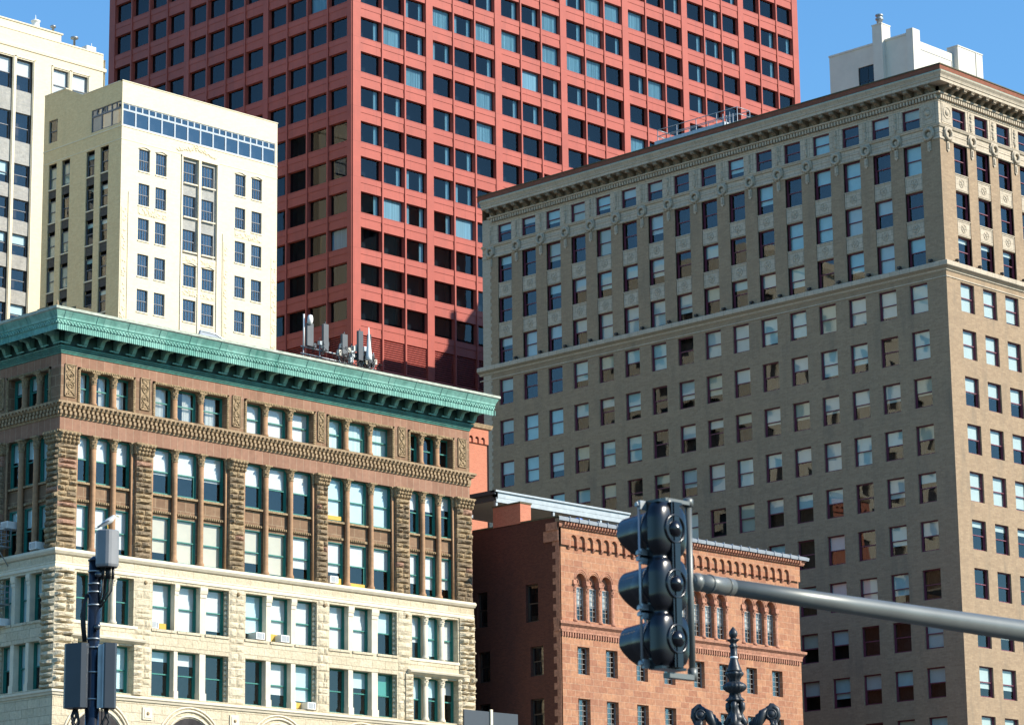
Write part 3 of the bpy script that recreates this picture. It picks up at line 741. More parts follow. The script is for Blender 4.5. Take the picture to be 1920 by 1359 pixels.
# ================================================================ taller cream block at the far left
AX, AY = 126.4, 230.
tal = thing('office_building', (AX, AY, 0), 'tall cream brick building with paired windows and grey spandrels at the left edge', 'office building')
W = 50.; mb = MB()
ROW2 = [(95.4, 98.72), (89.98, 93.05), (85.35, 87.65), (81.7, 83.92), (78.05, 80.28), (74.4, 76.64), (70.8, 73.0), (67.2, 69.4), (63.6, 65.8)]
cols = []
for k in range(7):
    e = 43.35-7.05*(k-1)      # left opening of pair
    cols += [(e-6.9, e-4.9), (e-4.55, e-2.55)]
cols = [(W-6.65, W-4.7), (W-4.2, W-2.2)]
for k in range(6): cols += [(W-11.25-7.05*k, W-9.2-7.05*k), (W-13.7-7.05*k, W-11.7-7.05*k)]
hb = []
for i, (a, b) in enumerate(cols):
    if i < 2: hb.append((a, b, *ROW2[0]))
    else: hb.append((a, b, 60, ROW2[0][1]))
facade(mb, FF, 0, W-.25, 0, 101.2, hb, .35)
mb.box(FF, 0, W-.25, -.4, -.02, 101.2, 101.66); shell(mb, W, 6, 101.2)
mb.quad(FF, [(W-.25, 0, 0), (W, -.3, 0), (W, -.3, 100.9), (W-.25, 0, 101.2)])
mb.poly([(0, 0, 101.1), (W, 0, 101.1), (W, 6, 101.1), (0, 6, 101.1)])
mb.obj('wall', M['cream'], tal)
m = MB(); m.prism(FF, [(0, 99.75), (.10, 99.8), (.14, 100.1), (0, 100.2)], 0, W+.08); m.box(FF, 0, W-.3, -.4, .04, 101.62, 101.76)
for i, (a, b) in enumerate(cols):
    m.box(FF, a-.22, a-.08, 0, .08, 60 if i > 1 else 95.3, 98.95); m.box(FF, b+.08, b+.22, 0, .08, 60 if i > 1 else 95.3, 98.95); m.box(FF, a-.22, b+.22, 0, .08, 98.85, 98.98)
m.obj('moulding', M['cream_trim'], tal)
mb = MB()
for a, b in cols[2:]:
    mb = MB(); facade(mb, FF.off(-.16), a, b, 60, 98.72, [(a, b, *r) for r in ROW2], .2)
    mb.obj('grey_spandrel', M['grey_sp'], tal)
for i, (a, b) in enumerate(cols):
    for k, r in enumerate(ROW2):
        if i < 2 and k: continue
        win(tal, FF.off(-.12) if i > 1 else FF, a, b, *r, 'tall', (.5 if k == 0 else R.choice((0, 0, .4, .6)))if i > 1 else .9, 'white' if k == 0 else 'cyan')
m = MB(); m.box(FF, 20, 44.6, -5.5, -.5, 101, 102.75); m.box(FF, 20, 44.8, -5.5, -.4, 102.75, 102.9); m.obj('plant_room', M['cream'], tal)
m = MB(); m.lathe([(.55, 0), (.55, .2), (.42, .25), (.40, .9), (.5, .95), (.5, 1.05), (.2, 1.2), (.05, 1.25), (.02, 1.7)], (42.1, 1.6, 102.9), 14); m.obj('ventilator', M['whitest'], tal)
m = MB(); m.lathe([(.13, 0), (.13, 1.5), (.3, 1.52), (.3, 1.7), (.1, 1.8)], (43.9, 1.0, 102.0), 10); m.obj('vent_pipe', M['steel'], tal)
m = MB(); m.lathe([(.12, 0), (.12, 1.3), (.4, 1.32), (.4, 1.5), (.05, 1.62)], (46.6, .9, 101.6), 10); m.obj('vent_pipe', M['steel'], tal)
m = MB(); m.xbox(48.0, 49.2, .6, 1.5, 101.5, 102.5); m.tube([(48.9, 1, 102.5), (48.9, 1, 103.0)], .03, 5); m.obj('air_handler', M['whitest'], tal)
m = MB()
for x in (41.5, 43.0, 43.6): m.tube([(x, 1.2, 101.3), (x, 1.2, 102.8)], .07, 6)
m.obj('conduit', M['steel'], tal)



tal.location = (AX*1.0261, 236, -.044); tal.scale = (1.0261,)*3
# ================================================================ brownstone and limestone building with the green copper cornice
GX, GY = 97.0, 130.0
gre = thing('masonry_building', (GX, GY, 0), 'brownstone and limestone building under a wide green copper cornice, in front at the left', 'building')
GW, GL = 32.9, 24.0
# (start, end, window starts, window width)
BAYS = [(1.2, 5.3, (1.2, 2.66, 4.12), 1.12), (6.68, 12.42, (6.72, 8.63, 10.72), 1.62), (13.72, 19.4, (13.76, 15.75, 17.72), 1.6), (20.42, 26.1, (20.46, 22.42, 24.5), 1.56), (27.4, 31.45, (27.42, 28.88, 30.3), 1.12)]
LBAYS = [(.95, 5.1, (1.0, 2.4, 3.85), 1.1), (6.2, 11.9, (6.25, 8.2, 10.2), 1.6), (13., 18.7, (13.05, 15.0, 17.0), 1.6)]
R4, R3, R6, R7, RA = (24.42, 27.15), (20.55, 23.25), (28.45, 31.1), (32.43, 35.12), (36.97, 38.88)
LP = .28      # limestone stands proud of the brownstone above
wb, wt_, wl, spn = MB(), MB(), MB(), MB()
for fr, BS, L in ((FF, BAYS, GW), (LL, LBAYS, GL)):
    facade(wb, fr, 0, L, 28.3, 35.15, [(a, b, 28.42, 35.15) for a, b, _, _ in BS], .5)
    facade(wt_, fr, 0, L, 35.15, 36.0, [], .1); facade(wt_, fr, 0, L, 38.88, 40.3, [], .1)
    facade(wb, fr, 0, L, 36.0, 38.88, [(a+.15, b-.1, 36.97, 38.88) for a, b, _, _ in BS], .5)
    fl = fr.off(LP)
    facade(wl, fl, -LP, L, 0, 28.2, [(a, b, 24.42, 27.15) for a, b, _, _ in BS]+[(a, b, 20.55, 23.27) for a, b, _, _ in BS], .5)
    for a, b, ws, w_ in BS:
        hol = [(s, s+w_, *r) for s in ws for r in (R6, R7)]
        facade(spn, fr.off(-.28), a, b, 28.42, 35.15, hol, .06)
        facade(spn, fr.off(-.42), a+.15, b-.1, 36.97, 38.88, [(s, s+w_, 36.99, 38.86) for s in ws], .06)
        facade(wl, fl.off(-.42), a, b, 20.55, 23.27, [(s, s+w_, *R3) for s in ws], .06, 1)
        facade(wl, fl.off(-.42), a, b, 24.42, 27.15, [(s, s+w_, *R4) for s in ws], .06, 1)
wb.poly([(GW, 0, 28.3), (GW, GL, 28.3), (GW, GL, 41.2), (GW, 0, 41.2)]); wl.poly([(GW, -LP, 0), (GW, GL, 0), (GW, GL, 28.3), (GW, -LP, 28.3)])
wb.poly([(GW, GL, 0), (0, GL, 0), (0, GL, 41.2), (GW, GL, 41.2)])
wb.obj('brownstone_wall', M['brown'], gre); wt_.obj('lintel_band', M['brown_tall'], gre)
wl.obj('limestone_wall', [M['lime'], M['lime_s']], gre); spn.obj('spandrel', M['brown'], gre)
m = MB(); m.poly([(0, 0, 41.3), (GW, 0, 41.3), (GW, GL, 41.3), (0, GL, 41.3)]); m.obj('roof', M['roof'], gre)
# sill strips on the spandrels
for fr, BS in ((FF, BAYS), (LL, LBAYS)):
    for a, b, ws, w_ in BS:
        for s in ws:
            m = MB()
            m.box(fr, s-.06, s+w_+.06, -.28, -.10, 32.3, 32.42)
            m.obj('sill_strip', M['carve'], gre)
            m = MB(); m.box(fr, s-.06, s+w_+.06, -.28, -.17, 31.28, 31.42)
            for k in range(int(w_/.16)): m.box(fr, s+k*.16, s+k*.16+.08, -.17, -.11, 31.30, 31.40)
            m.obj('head_strip', M['carve'], gre)
# columns between the windows of rows 6-7 and of the attic
for fr, BS in ((FF, BAYS), (LL, LBAYS)):
    for a, b, ws, w_ in BS:
        gaps = [(ws[0]+w_+ws[1])/2, (ws[1]+w_+ws[2])/2]
        for s in gaps:
            m = MB(); c = fr.p(s, -.08, 28.42)
            m.lathe([(.24, 0), (.24, .15), (.2, .2), (.17, .3)]+[(.17-.01*t, .3+5.75*t) for t in (.25, .5, .75, 1)], c, 12)
            capital(m, fr, s, -.08, 34.42, 35.14, .165, .29, mi=1)
            m.obj('column', [M['col_br'], M['carve']], gre)
            m = MB(); c = fr.p(s, -.2, 36.97)
            m.lathe([(.22, 0), (.22, .1), (.17, .16), (.165, 1.25)], c, 12); capital(m, fr, s, -.2, 38.2, 38.88, .165, .27, mi=1)
            m.obj('attic_column', [M['col_br'], M['carve']], gre)
        for s in (a+.02, b-.12):      # slim corner shafts beside the piers
            m = MB(); m.tube([fr.p(s+.05, -.04, 28.45), fr.p(s+.05, -.04, 34.5)], .065, 8)
            capital(m, fr, s+.05, -.04, 34.5, 35.14, .07, .13, mi=1); m.obj('corner_shaft', [M['col_br'], M['carve']], gre)
        # carved frame round the attic opening
        m = MB(); A, B = a+.15, b-.1
        for q in ((A-.16, A, 36.95, 39.03), (B, B+.16, 36.95, 39.03)):
            m.box(fr, q[0], q[1], 0, .06, q[2], q[3])
            for k in range(16): m.tube([fr.p(q[0]+.03, .07, 36.98+k*.125), fr.p(q[1]-.03, .07, 37.06+k*.125)], .03, 5)
        m.box(fr, A-.16, B+.16, 0, .06, 38.88, 39.03)
        for k in range(int((B-A)/.13)): m.tube([fr.p(A+k*.13, .07, 38.9), fr.p(A+.06+k*.13, .07, 39.01)], .03, 5)
        m.obj('carved_frame', M['carve'], gre)
# piers of rough stone with leafy capitals
def pier(fr, a, b, z0, z1, cap, d, bul, mt, hrow=.31, split=2, nm='rough_pier', m0=0):
    if m0: a -= d*.95
    m = MB(); n = max(1, round((z1-z0)/hrow)); hs = [.85+.3*R.random() if cap else .65+.8*R.random() for _ in range(n)]; t_ = sum(hs); z = z0
    for k in range(n):
        h = hs[k]*(z1-z0)/t_; f_ = R.choice((0, 0, .5, .4, .6)) if split == 2 else R.choice((0, 0, .4, .6))
        cuts = [a, b] if not f_ else [a, a+(b-a)*f_, b]
        for x, y in zip(cuts, cuts[1:]): cushion(m, fr, x, y, z, z+h, d*(.8+.3*R.random()), bul*(.7+.6*R.random()), 4, 3, mi=R.choice((0, 0, 2, 2, 2, 0, 0, 2, 0, 2, 2, 0, 3) if cap else (0,)))
        z += h
    if cap:
        m.box(fr, a-.02, b+.02, 0, d+.02, z1, z1+.08, 1)
        for k in range(5):
            for t in range(3):
                s = a-.05+(b-a+.1)*(k+.5)/5; z = z1+.1+.2*t
                m.lathe([(.0, .20+.05*t), (.09, .18+.05*t), (.16, .06), (.16, 0)], fr.p(s+(R.random()-.5)*.06, d-.02+.03*t, z+.06), 6, 1, (0, -1, 0) if fr.k == 'F' else (-1, 0, 0))
        m.box(fr, a-.1, b+.1, 0, d+.06, z1+.08, z1+.62, 1); m.box(fr, a-.16, b+.16, 0, d+.22, z1+.62, z1+.72, 1)
    m.obj(nm, mt, gre)
PB = [(0, 1.15), (5.42, 6.6), (12.5, 13.62), (19.48, 20.34), (26.2, 27.3), (31.55, 32.9)]
PLb = [(0, .9), (5.2, 6.1), (12., 12.9), (18.8, 19.7)]
for fr, P in ((FF, PB), (LL, PLb)):
    for i, (a, b) in enumerate(P):
        pier(fr, a, b, 28.42, 34.42, True, .20, .17, [M['rock_b'], M['carve'], M['rock_a'], M['rock_c']], split=2 if b-a > .95 else 1, m0=(a == 0))
# limestone: rock-faced corners and piers
for fr, P in ((FF, PB), (LL, PLb)):
    for i, (a, b) in enumerate(P):
        corner = i in (0, len(PB)-1) and fr is FF or i == 0
        x0 = a-(LP if a == 0 else 0)
        pier(fr.off(LP), x0, b-(.1 if i == 0 else 0), 20.5, 27.3, False, .08 if corner else .01, .27 if corner else .07, M['lime'], .36 if corner else .5, 1 if corner else 2, 'rock_faced_pier', a == 0)
for a, b in ((5.3, 5.95), (26.75, 27.4), (.95, 1.3), (31.35, 31.7)):      # projecting block bands beside the end bays
    z = 20.5; m = MB()
    while z < 23.2: cushion(m, FF.off(LP), a, b, z, z+.36, .12, .12, 2, 1); z += .36
    m.obj('rock_faced_jamb', M['lime'], gre)
for fr, BS in ((FF, BAYS), (LL, LBAYS)):
    fl = fr.off(LP)
    for k, (a, b, ws, w_) in enumerate(BS):
        end = fr is FF and k in (0, 4)
        for i in (0, 1):
            s = (ws[i]+w_+ws[i+1])/2; hw = (ws[i+1]-ws[i]-w_)/2
            if end:
                for z0, z1 in ((24.42, 27.15), (20.55, 23.27)):
                    m = MB(); m.lathe([(.24, 0), (.24, .12), (.19, .2), (.17, .3), (.16, z1-z0-.5)], fl.p(s, -.18, z0), 14)
                    capital(m, fl, s, -.18, z1-.5, z1, .16, .26); m.obj('limestone_column', M['lime_s'], gre)
            else:
                m = MB(); m.box(fl, s-hw*.95, s+hw*.95, -.42, -.04, 20.55, 27.15); m.box(fl, s-hw*1.1, s+hw*1.1, -.42, .02, 20.5, 20.95)
                m.box(fl, s-hw*1.05, s+hw*1.05, -.42, .0, 26.55, 26.75); m.prism(fl, [(-.1, 26.75), (.02, 26.78), (.06, 26.95), (.06, 27.15), (-.1, 27.15)], s-hw*1.2, s+hw*1.2)
                m.obj('limestone_pilaster', M['lime_s'], gre)
        if not end:
            m = MB()
            for s in ws: m.box(fl, s-.05, s+w_+.05, -.42, -.02, 23.25, 24.28); m.box(fl, s-.1, s+w_+.1, -.42, .07, 24.28, 24.42)
            m.obj('limestone_spandrel', M['lime'], gre)
            for z, z9 in ((20.6, 23.1), (24.45, 27)):        # rough reveal on the right jamb
                m = MB()
                while z < z9: m.lathe([(0, .0), (.09, .03), (.11, .14), (.07, .26), (0, .32)], fl.p(b-.05, -.25, z), 6, smooth=False); z += .31
                m.obj('rough_jamb', M['lime'], gre)
        else:
            m = MB(); m.box(fl, a-.3, b+.3, -.05, .05, 24.25, 24.42); m.prism(fl, [(0, 23.35), (.12, 23.38), (.34, 23.5), (.38, 23.6), (0, 23.72)], a-.45, b+.7)
            m.obj('ledge', M['lime_s'], gre)
# belts
m = MB()
for fr, L in ((FF, GW), (LL, GL)):
    fl = fr.off(LP)
    m.prism(fl, [(0, 27.28), (.06, 27.3), (.06, 27.4), (.02, 27.44), (.02, 27.5), (.05, 27.52), (.05, 27.58), (0, 27.6)], -LP, L, 0, 1, 0)
    m.prism(fl, [(0, 28.02), (.10, 28.06), (.2, 28.2), (.2, 28.3), (.12, 28.38), (-.5, 28.43)], -LP, L, 0, 1, .3)
    m.prism(fl, [(0, 20.12), (.08, 20.14), (.12, 20.24), (.2, 20.3), (.2, 20.42), (-.3, 20.5)], -LP, L, 0, 1, .3)
m.obj('limestone_belt', M['lime_s'], gre)
for x, z in ((6.1, 27.0), (13.1, 27.0), (20.0, 27.0), (26.9, 27.0), (6.4, 19.5), (12.9, 19.5)):
    m = MB()
    if z < 20: m.box(FF, x-.35, x+.35, LP, LP+.07, z-.35, z+.35, 1); m.box(FF, x-.25, x+.25, LP+.07, LP+.1, z-.25, z+.25, 1)
    m.lathe([(0, .1), (.09, .09), (.11, .04), (.12, 0)], FF.p(x, LP+.05, z), 10, 0, (0, -1, 0)); m.obj('tie_rod_plate', [M['carve'], M['lime_s']], gre)
# arches of the base
for cx in (2.9, 9.55, 16.35, 23.1, 29.5):
    m = MB()
    for rr_, d0 in ((2.45, .05), (2.25, .1), (1.95, .03)):
        m.tube([FF.p(cx+rr_*math.cos(math.pi*t/20), LP+d0*.5, 17.6+rr_*math.sin(math.pi*t/20)) for t in range(21)], .06, 6)
    m.obj('arch_moulding', M['lime_s'], gre)
    m = MB(); n = 16
    for t in range(n):
        g0, g1 = math.pi*t/n, math.pi*(t+1)/n
        m.poly([FF.p(cx, LP+.012, 17.6), FF.p(cx+1.85*math.cos(g0), LP+.012, 17.6+1.85*math.sin(g0)), FF.p(cx+1.85*math.cos(g1), LP+.012, 17.6+1.85*math.sin(g1))][::-1])
    m.obj('arch_glazing', M['dark2'], gre)
# string course with its rows of little blocks
m = MB()
for fr, L in ((FF, GW), (LL, GL)):
    m.prism(fr, [(0, 35.98), (.05, 36.0), (.1, 36.2), (.1, 36.5), (.28, 36.56), (.32, 36.66), (.42, 36.72), (.42, 36.84), (0, 36.96)], 0, L, 0, 1, .6)
    n = int((L+.3)/.33)
    for k in range(n):
        s = -.25+k*.33
        m.box(fr, s, s+.17, .1, .27, 36.34, 36.52); m.box(fr, s+.1, s+.27, .06, .24, 36.12, 36.32)
        m.box(fr, s, s+.12, .42, .45, 36.62, 36.74); 
m.obj('string_course', M['string'], gre)
# carved panels of the attic
def panel(fr, a, b, z0, z1):
    m = MB(); m.box(fr, a, b, 0, .04, z0, z1, 1); nn = (0, -1, 0) if fr.k == 'F' else (-1, 0, 0)
    for q in ((a, a+.05, z0, z1), (b-.05, b, z0, z1), (a, b, z0, z0+.05), (a, b, z1-.05, z1)): m.box(fr, q[0], q[1], .04, .08, q[2], q[3], 1)
    w_, h = b-a, z1-z0
    for sgn in (1, -1):
        m.tube([fr.p((a+b)/2+sgn*w_*.32*math.cos(3*math.pi*t/18), .06, z0+.08+(h-.16)*t/18) for t in range(19)], .035, 6)
    for t in range(4): m.torus(fr.p((a+b)/2, .05, z0+h*(.14+.24*t)), nn, w_*.2, .03, 10, 5)
    for t in range(22): m.lathe([(0, .08), (.04, .05), (.05, 0)], fr.p(a+.1+(w_-.2)*R.random(), .04, z0+.1+(h-.2)*R.random()), 5, 0, nn)
    m.obj('carved_panel', [M['carve'], M['string']], gre)
for a, b in ((.25, 1.05), (5.72, 6.45), (12.75, 13.4), (19.65, 20.2), (26.5, 27.15), (31.85, 32.6)): panel(FF, a, b, 37.2, 39.1)
for a, b in ((5.4, 5.95), (12.1, 12.7)): panel(LL, a, b, 37.2, 39.1)
# copper cornice
m, md, ml = MB(), MB(), MB()
for fr, L in ((FF, GW), (LL, GL)):
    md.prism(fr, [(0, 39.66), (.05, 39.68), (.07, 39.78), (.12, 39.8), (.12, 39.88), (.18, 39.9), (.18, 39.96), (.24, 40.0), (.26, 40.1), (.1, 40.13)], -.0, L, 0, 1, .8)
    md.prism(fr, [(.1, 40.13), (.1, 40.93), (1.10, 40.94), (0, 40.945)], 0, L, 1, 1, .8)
    m.prism(fr, [(.1, 40.95), (1.12, 40.95), (1.12, 40.72), (1.25, 40.66), (1.25, 41.0), (1.3, 41.02), (1.3, 41.26), (1.36, 41.30), (1.38, 41.42), (1.46, 41.56), (1.56, 41.72)], 0, L, 0, 1, .8)
    ml.prism(fr, [(1.56, 41.72), (1.64, 41.78), (1.64, 41.93), (1.5, 41.97), (.4, 42.1)], 0, L, 0, 1, .8)
    n = int((L+2.5)/.235)
    for k in range(n):
        s = -1.28+k*.235
        m.box(fr, s, s+.11, 1.30, 1.36, 41.04, 41.13); m.box(fr, s+.115, s+.225, 1.30, 1.36, 41.14, 41.23)
    n = int((L+2.5)/.15)
    for k in range(n):
        s = -1.24+k*.15; m.tube([fr.p(s+.05, 1.25, 40.68), fr.p(s+.05, 1.25, 41.0)], .035, 5, caps=False)
    for k in range(int((L+2)/2.3)):      # standing seams of the copper sheets
        s = -.9+k*2.3; m.tube([fr.p(s, 1.36, 41.3), fr.p(s, 1.47, 41.56), fr.p(s, 1.6, 41.76)], .02, 4, caps=False)
m.obj('cornice', M['copper'], gre); md.obj('cornice_bed_moulding', [M['copper_dk'], M['copper_shade']], gre); ml.obj('cornice_lip', M['copper_lip'], gre)
for fr, L in ((FF, GW+.6), (LL, GL)):
    k = 0
    while .25+k*1.17 < L:
        s = .25+k*1.17; k += 1; m = MB()
        m.prism(fr, [(.1, 40.16), (.3, 40.2), (.42, 40.36), (.55, 40.62), (.8, 40.7), (.95, 40.66), (1.05, 40.72), (1.05, 40.9), (.1, 40.93)], s-.13, s+.13)
        m.tube([fr.p(s-.16, .86, 40.78), fr.p(s+.16, .86, 40.78)], .12, 8); m.tube([fr.p(s-.15, .3, 40.42), fr.p(s+.15, .3, 40.42)], .1, 8)
        m.box(fr, s-.24, s+.24, .7, 1.12, 40.88, 40.95); m.box(fr, s-.55, s+.1, .26, .33, 40.2, 40.28)
        m.obj('cornice_bracket', M['copper'], gre)
m = MB(); m.box(FF, -.6, 17.4, -1.6, -.5, 41.9, 42.42); m.box(LL, -.6, GL, -1.6, -.5, 41.9, 42.42)
m.obj('roof_edge', M['roof_edge'], gre)
m = MB(); m.lathe([(.05, 0), (.08, .1), (.05, .2), (.03, .35)], (-1.4, -1.4, 41.95), 8); m.obj('corner_knob', M['carve'], gre)
m = MB(); m.lathe([(.42, 0), (.42, .45), (.62, .5), (.62, .95), (.55, 1.0), (0, 1.02)], (4.3, 3.2, 42.2), 16); m.obj('roof_ventilator', M['sandst_s'], gre)
m = MB()
a, b = (12.2, 2.6), (16.4, 4.6); z0, z1 = 42.4, 43.75; cx_ = (a[0]+b[0])/2-1.2
for q in ([(a[0], a[1], z0), (b[0], a[1], z0), (cx_+1.2, a[1]+.9, z1), (cx_, a[1]+.9, z1)], [(b[0], a[1], z0), (b[0], b[1], z0), (cx_+1.2, a[1]+.9, z1)], [(a[0], b[1], z0), (a[0], a[1], z0), (cx_, a[1]+.9, z1)], [(b[0], b[1], z0), (a[0], b[1], z0), (cx_, a[1]+.9, z1), (cx_+1.2, a[1]+.9, z1)]): m.poly(q)
m.tube([(a[0], a[1], z0), (cx_, a[1]+.9, z1), (cx_+1.2, a[1]+.9, z1), (b[0], a[1], z0)], .09, 6, 1); m.obj('skylight', [M['grey'], M['steel']], gre)
for a, b, z0, z1, d in ((21.25, 21.95, 28.5, 28.9, -.2), (22.5, 23.9, 28.5, 28.72, -.2), (20.5, 21.95, 32.52, 32.78, -.2), (17.85, 18.5, 20.65, 21.0, -.05), (16.05, 16.6, 24.5, 24.95, -.05), (7.6, 8.15, 24.5, 24.85, -.1)):
    m = MB(); m.box(FF, a, b, d-.25, d-.1, z0, z1); m.obj('filler_panel', M['ochreb'], gre)
# windows
rr = random.Random(5)
PAT = {('F', 'A'): [0]*6+[1, 1, 1, 1, 1, 1]+[0, 0, 0], ('F', '7'): [.5]*3+[.55]*3+[.5, .45, .5]+[.6, .6, .55]+[.4, .4, .3], ('F', '6'): [.9, 1, .85, .8, 1, 1, .75, .95, .72, .7, .5, .5, .7, .8, .75],
       ('F', '4'): [.0, .0, .0, .9, 1, .9, .85, .8, 1, 1, 1, .5, .6, .9, .95], ('F', '3'): [.9, .9, .9, .2, .25, .0, 0, .7, .8, 0, .35, .5, .5, .4, .3]}
for fr, BS in ((FF, BAYS), (LL, LBAYS)):
    for rn, (z0, z1), dd in (('A', RA, -.42), ('7', R7, -.28), ('6', R6, -.28), ('4', R4, LP-.42), ('3', R3, LP-.42)):
        for bi, (a, b, ws, w_) in enumerate(BS):
            for i, s in enumerate(ws):
                idx = bi*3+i; bl = PAT['F', rn][idx] if fr is FF else rr.choice((.4, .5, 1)); cur = None; bc = 'white'
                if fr is LL: bc = 'cyan'
                if rn == 'A' and bi in (0, 1) and fr is FF: cur = ([(.3, .9)], [(.05, .3), (.5, .9)], [(.3, .8)])[i]
                if rn == 'A' and bi == 3: bc = 'drape'; 
                if rn == '3' and idx == 11 and fr is FF: bc = 'teal'
                if rn == '3' and idx == 10 and fr is FF: bc = 'cyan'
                if rn == '6' and fr is FF: bc = 'cream' if idx in (3, 4, 5, 6, 7) else 'white'
                if rn == '7' and fr is FF and idx in (9, 10, 11): bc = 'cyan'; bl = .98
                if rn in '34' and fr is FF and bc == 'white' and rr.random() < .3: bc = 'cyan'
                z1_ = z1-.02 if rn == 'A' else z1; z0_ = z0+.02 if rn == 'A' else z0
                win(gre, fr.off(dd), s, s+w_, z0_, z1_, 'green', bl, bc, cur)
# ================================================================ red sandstone clubhouse
BX, BY = 133.0, 125.0
club = thing('clubhouse', (BX, BY, 0), 'red sandstone and brick building with arched top windows behind the traffic signal', 'building')
BW, BL_ = 24.4, 20.5
WS = [1.53, 4.22, 7.15, 9.88, 12.88, 15.55, 18.4, 21.15]
def GA(a, n, p, w_): return [(a+p*i, a+p*i+w_) for i in range(n)]
ARC = GA(1.5, 3, 1.22, .92)+GA(8.0, 7, 1.24, .95)+GA(18.35, 3, 1.22, .92)
mb = MB()
hol = [(s, s+1.14, z-1.78, z) for s in WS for z in (25.52, 22.2, 18.6, 15)]
facade(mb, FF, 0, BW, 0, 27.2, hol, .34)
facade(mb, FF, 0, BW, 27.2, 31.75, [(a, b, 27.2, 30.35) for a, b in ARC], .6)
for a, b in ARC: arch_fill(mb, FF, a, b, 29.82, 30.35, .6)
ca = [(.92+.775*k, .92+.775*k+.56) for k in range(29)]
facade(mb, FF.off(.16), 0, BW, 31.95, 33.1, [(a, b, 31.95, 32.72) for a, b in ca], .16)
for a, b in ca: arch_fill(mb, FF.off(.16), a, b, 32.40, 32.72, .16, n=6)
mb.quad(FF, [(0, 0, 31.75), (BW, 0, 31.75), (BW, 0, 33.2), (0, 0, 33.2)])
mb.obj('sandstone_wall', M['sandst'], club)
m = MB()
for k in range(30):      # little corbels under the arcaded band
    s = .6+.775*k; m.prism(FF, [(0, 31.7), (.08, 31.74), (.17, 31.86), (.19, 31.98), (0, 32.0)], s+.12, s+.30)
m.prism(FF, [(0, 33.05), (.28, 33.08), (.34, 33.2), (.34, 33.28), (.45, 33.38), (0, 33.4)], 0, BW, 0, 1, 1)
for k in range(int(BW/.27)):
    s = k*.27+.05; m.prism(FF, [(.2, 33.1), (.46, 33.2), (.5, 33.36), (.2, 33.4)], s, s+.13)
m.obj('corbel_table', M['sandst_s'], club)
m = MB(); m.prism(FF, [(0, 33.4), (.56, 33.42), (.6, 33.62), (.45, 33.7), (-.6, 33.75)], 0, BW, 0, 1, 1)
for k in range(int(BW/.9)): m.box(FF, .4+k*.9, .44+k*.9, .45, .63, 33.42, 33.74)
m.obj('gutter', M['grey'], club)
m = MB()
m.prism(FF, [(0, 26.5), (.08, 26.52), (.12, 26.7), (.3, 26.86), (.32, 27.02), (0, 27.1)], 0, BW, 0, 1, 1)
for k in range(int(BW/.24)): m.box(FF, .05+k*.24, .16+k*.24, 0, .1, 26.08, 26.36)
m.box(FF, 0, BW, 0, .12, 26.36, 26.5)
m.obj('belt_course', M['sandst_s'], club)
for a, b in ARC:      # tympana under the arches
    m = MB()
    m.quad(FF, [(a, -.4, 29.42), (b, -.4, 29.42), (b, -.4, 30.35), (a, -.4, 30.35)]); m.box(FF, a, b, -.45, -.3, 29.38, 29.46)
    m.torus(FF.p((a+b)/2, -.38, 29.78), (0, -1, 0), .17, .05, 12, 5)
    for t in range(6): m.lathe([(0, .07), (.05, .05), (.06, 0)], FF.p(a+.15+(b-a-.3)*R.random(), -.4, 29.5+.35*R.random()), 5, 0, (0, -1, 0))
    m.obj('tympanum', M['sandst_s'], club)
for a, b in ARC:       # raised voussoirs
    m = MB()
    c = (a+b)/2; r_ = (b-a)/2
    for rq in (r_+.04, r_+.16): m.tube([FF.p(c+rq*math.cos(math.pi*t/12), .0, 29.82+.53/r_*rq*math.sin(math.pi*t/12)) for t in range(13)], .035, 5)
    m.obj('arch_moulding', M['sandst_s'], club)
for g in (ARC[:3], ARC[3:10], ARC[10:]):
    xs = [g[0][0]-.14]+[(g[i][1]+g[i+1][0])/2 for i in range(len(g)-1)]+[g[-1][1]+.14]
    for x in xs:
        m = MB(); m.lathe([(.2, 0), (.2, .12), (.15, .2), (.13, .28), (.125, 1.9)], FF.p(x, -.06, 27.1), 12)
        capital(m, FF, x, -.06, 29.0, 29.55, .13, .2); m.box(FF, x-.16, x+.16, -.3, .08, 29.55, 29.8)
        m.obj('colonnette', M['sandst_s'], club)
# dark brick flank with quoined corner, raised chimney breasts
mb = MB()
LWN = [(1.95, 3.05, 27.2, 29.65), (6.55, 7.5, 27.3, 29.62), (1.55, 2.7, 23.7, 25.6), (6.35, 7.45, 23.7, 25.7), (1.55, 2.75, 20.3, 22.25), (6.35, 7.45, 20.3, 22.3)]
facade(mb, LL, .35, BL_, 0, 33.75, LWN, .35)
mb.quad(FF, [(0, -BL_, 0), (BW, -BL_, 0), (BW, -BL_, 33.5), (0, -BL_, 33.5)])
mb.poly([(BW, 0, 0), (BW, BL_, 0), (BW, BL_, 33.4), (BW, 0, 33.4)])
mb.obj('brick_flank', M['dkred'], club)
m = MB(); z = 0; k = 0
while z < 33:
    m.box(LL, 0, .35 if k % 2 else .62, -.1, .015, z, z+.42); z += .42; k += 1
m.box(LL, 0, .5, -.05, .1, 26.4, 27.05); m.box(LL, 0, 1.3, 0, .12, 32.2, 32.9); m.box(LL, 0, 1.0, 0, .2, 32.9, 33.4)
m.obj('quoin', M['sandst_s'], club)
m = MB(); m.box(LL, 3.45, 5.95, -1.0, .0, 33.7, 35.1); m.box(LL, 3.4, 6.0, -1.05, .06, 35.1, 35.2, 1); m.obj('chimney', [M['pink'], M['roof_edge']], club)
m = MB(); m.box(FF, -2.4, -1.2+.0, -6.6, -5.0, 20, 34.3); m.box(FF, -2.45, -1.15, -6.6, -4.95, 34.3, 34.42, 1)
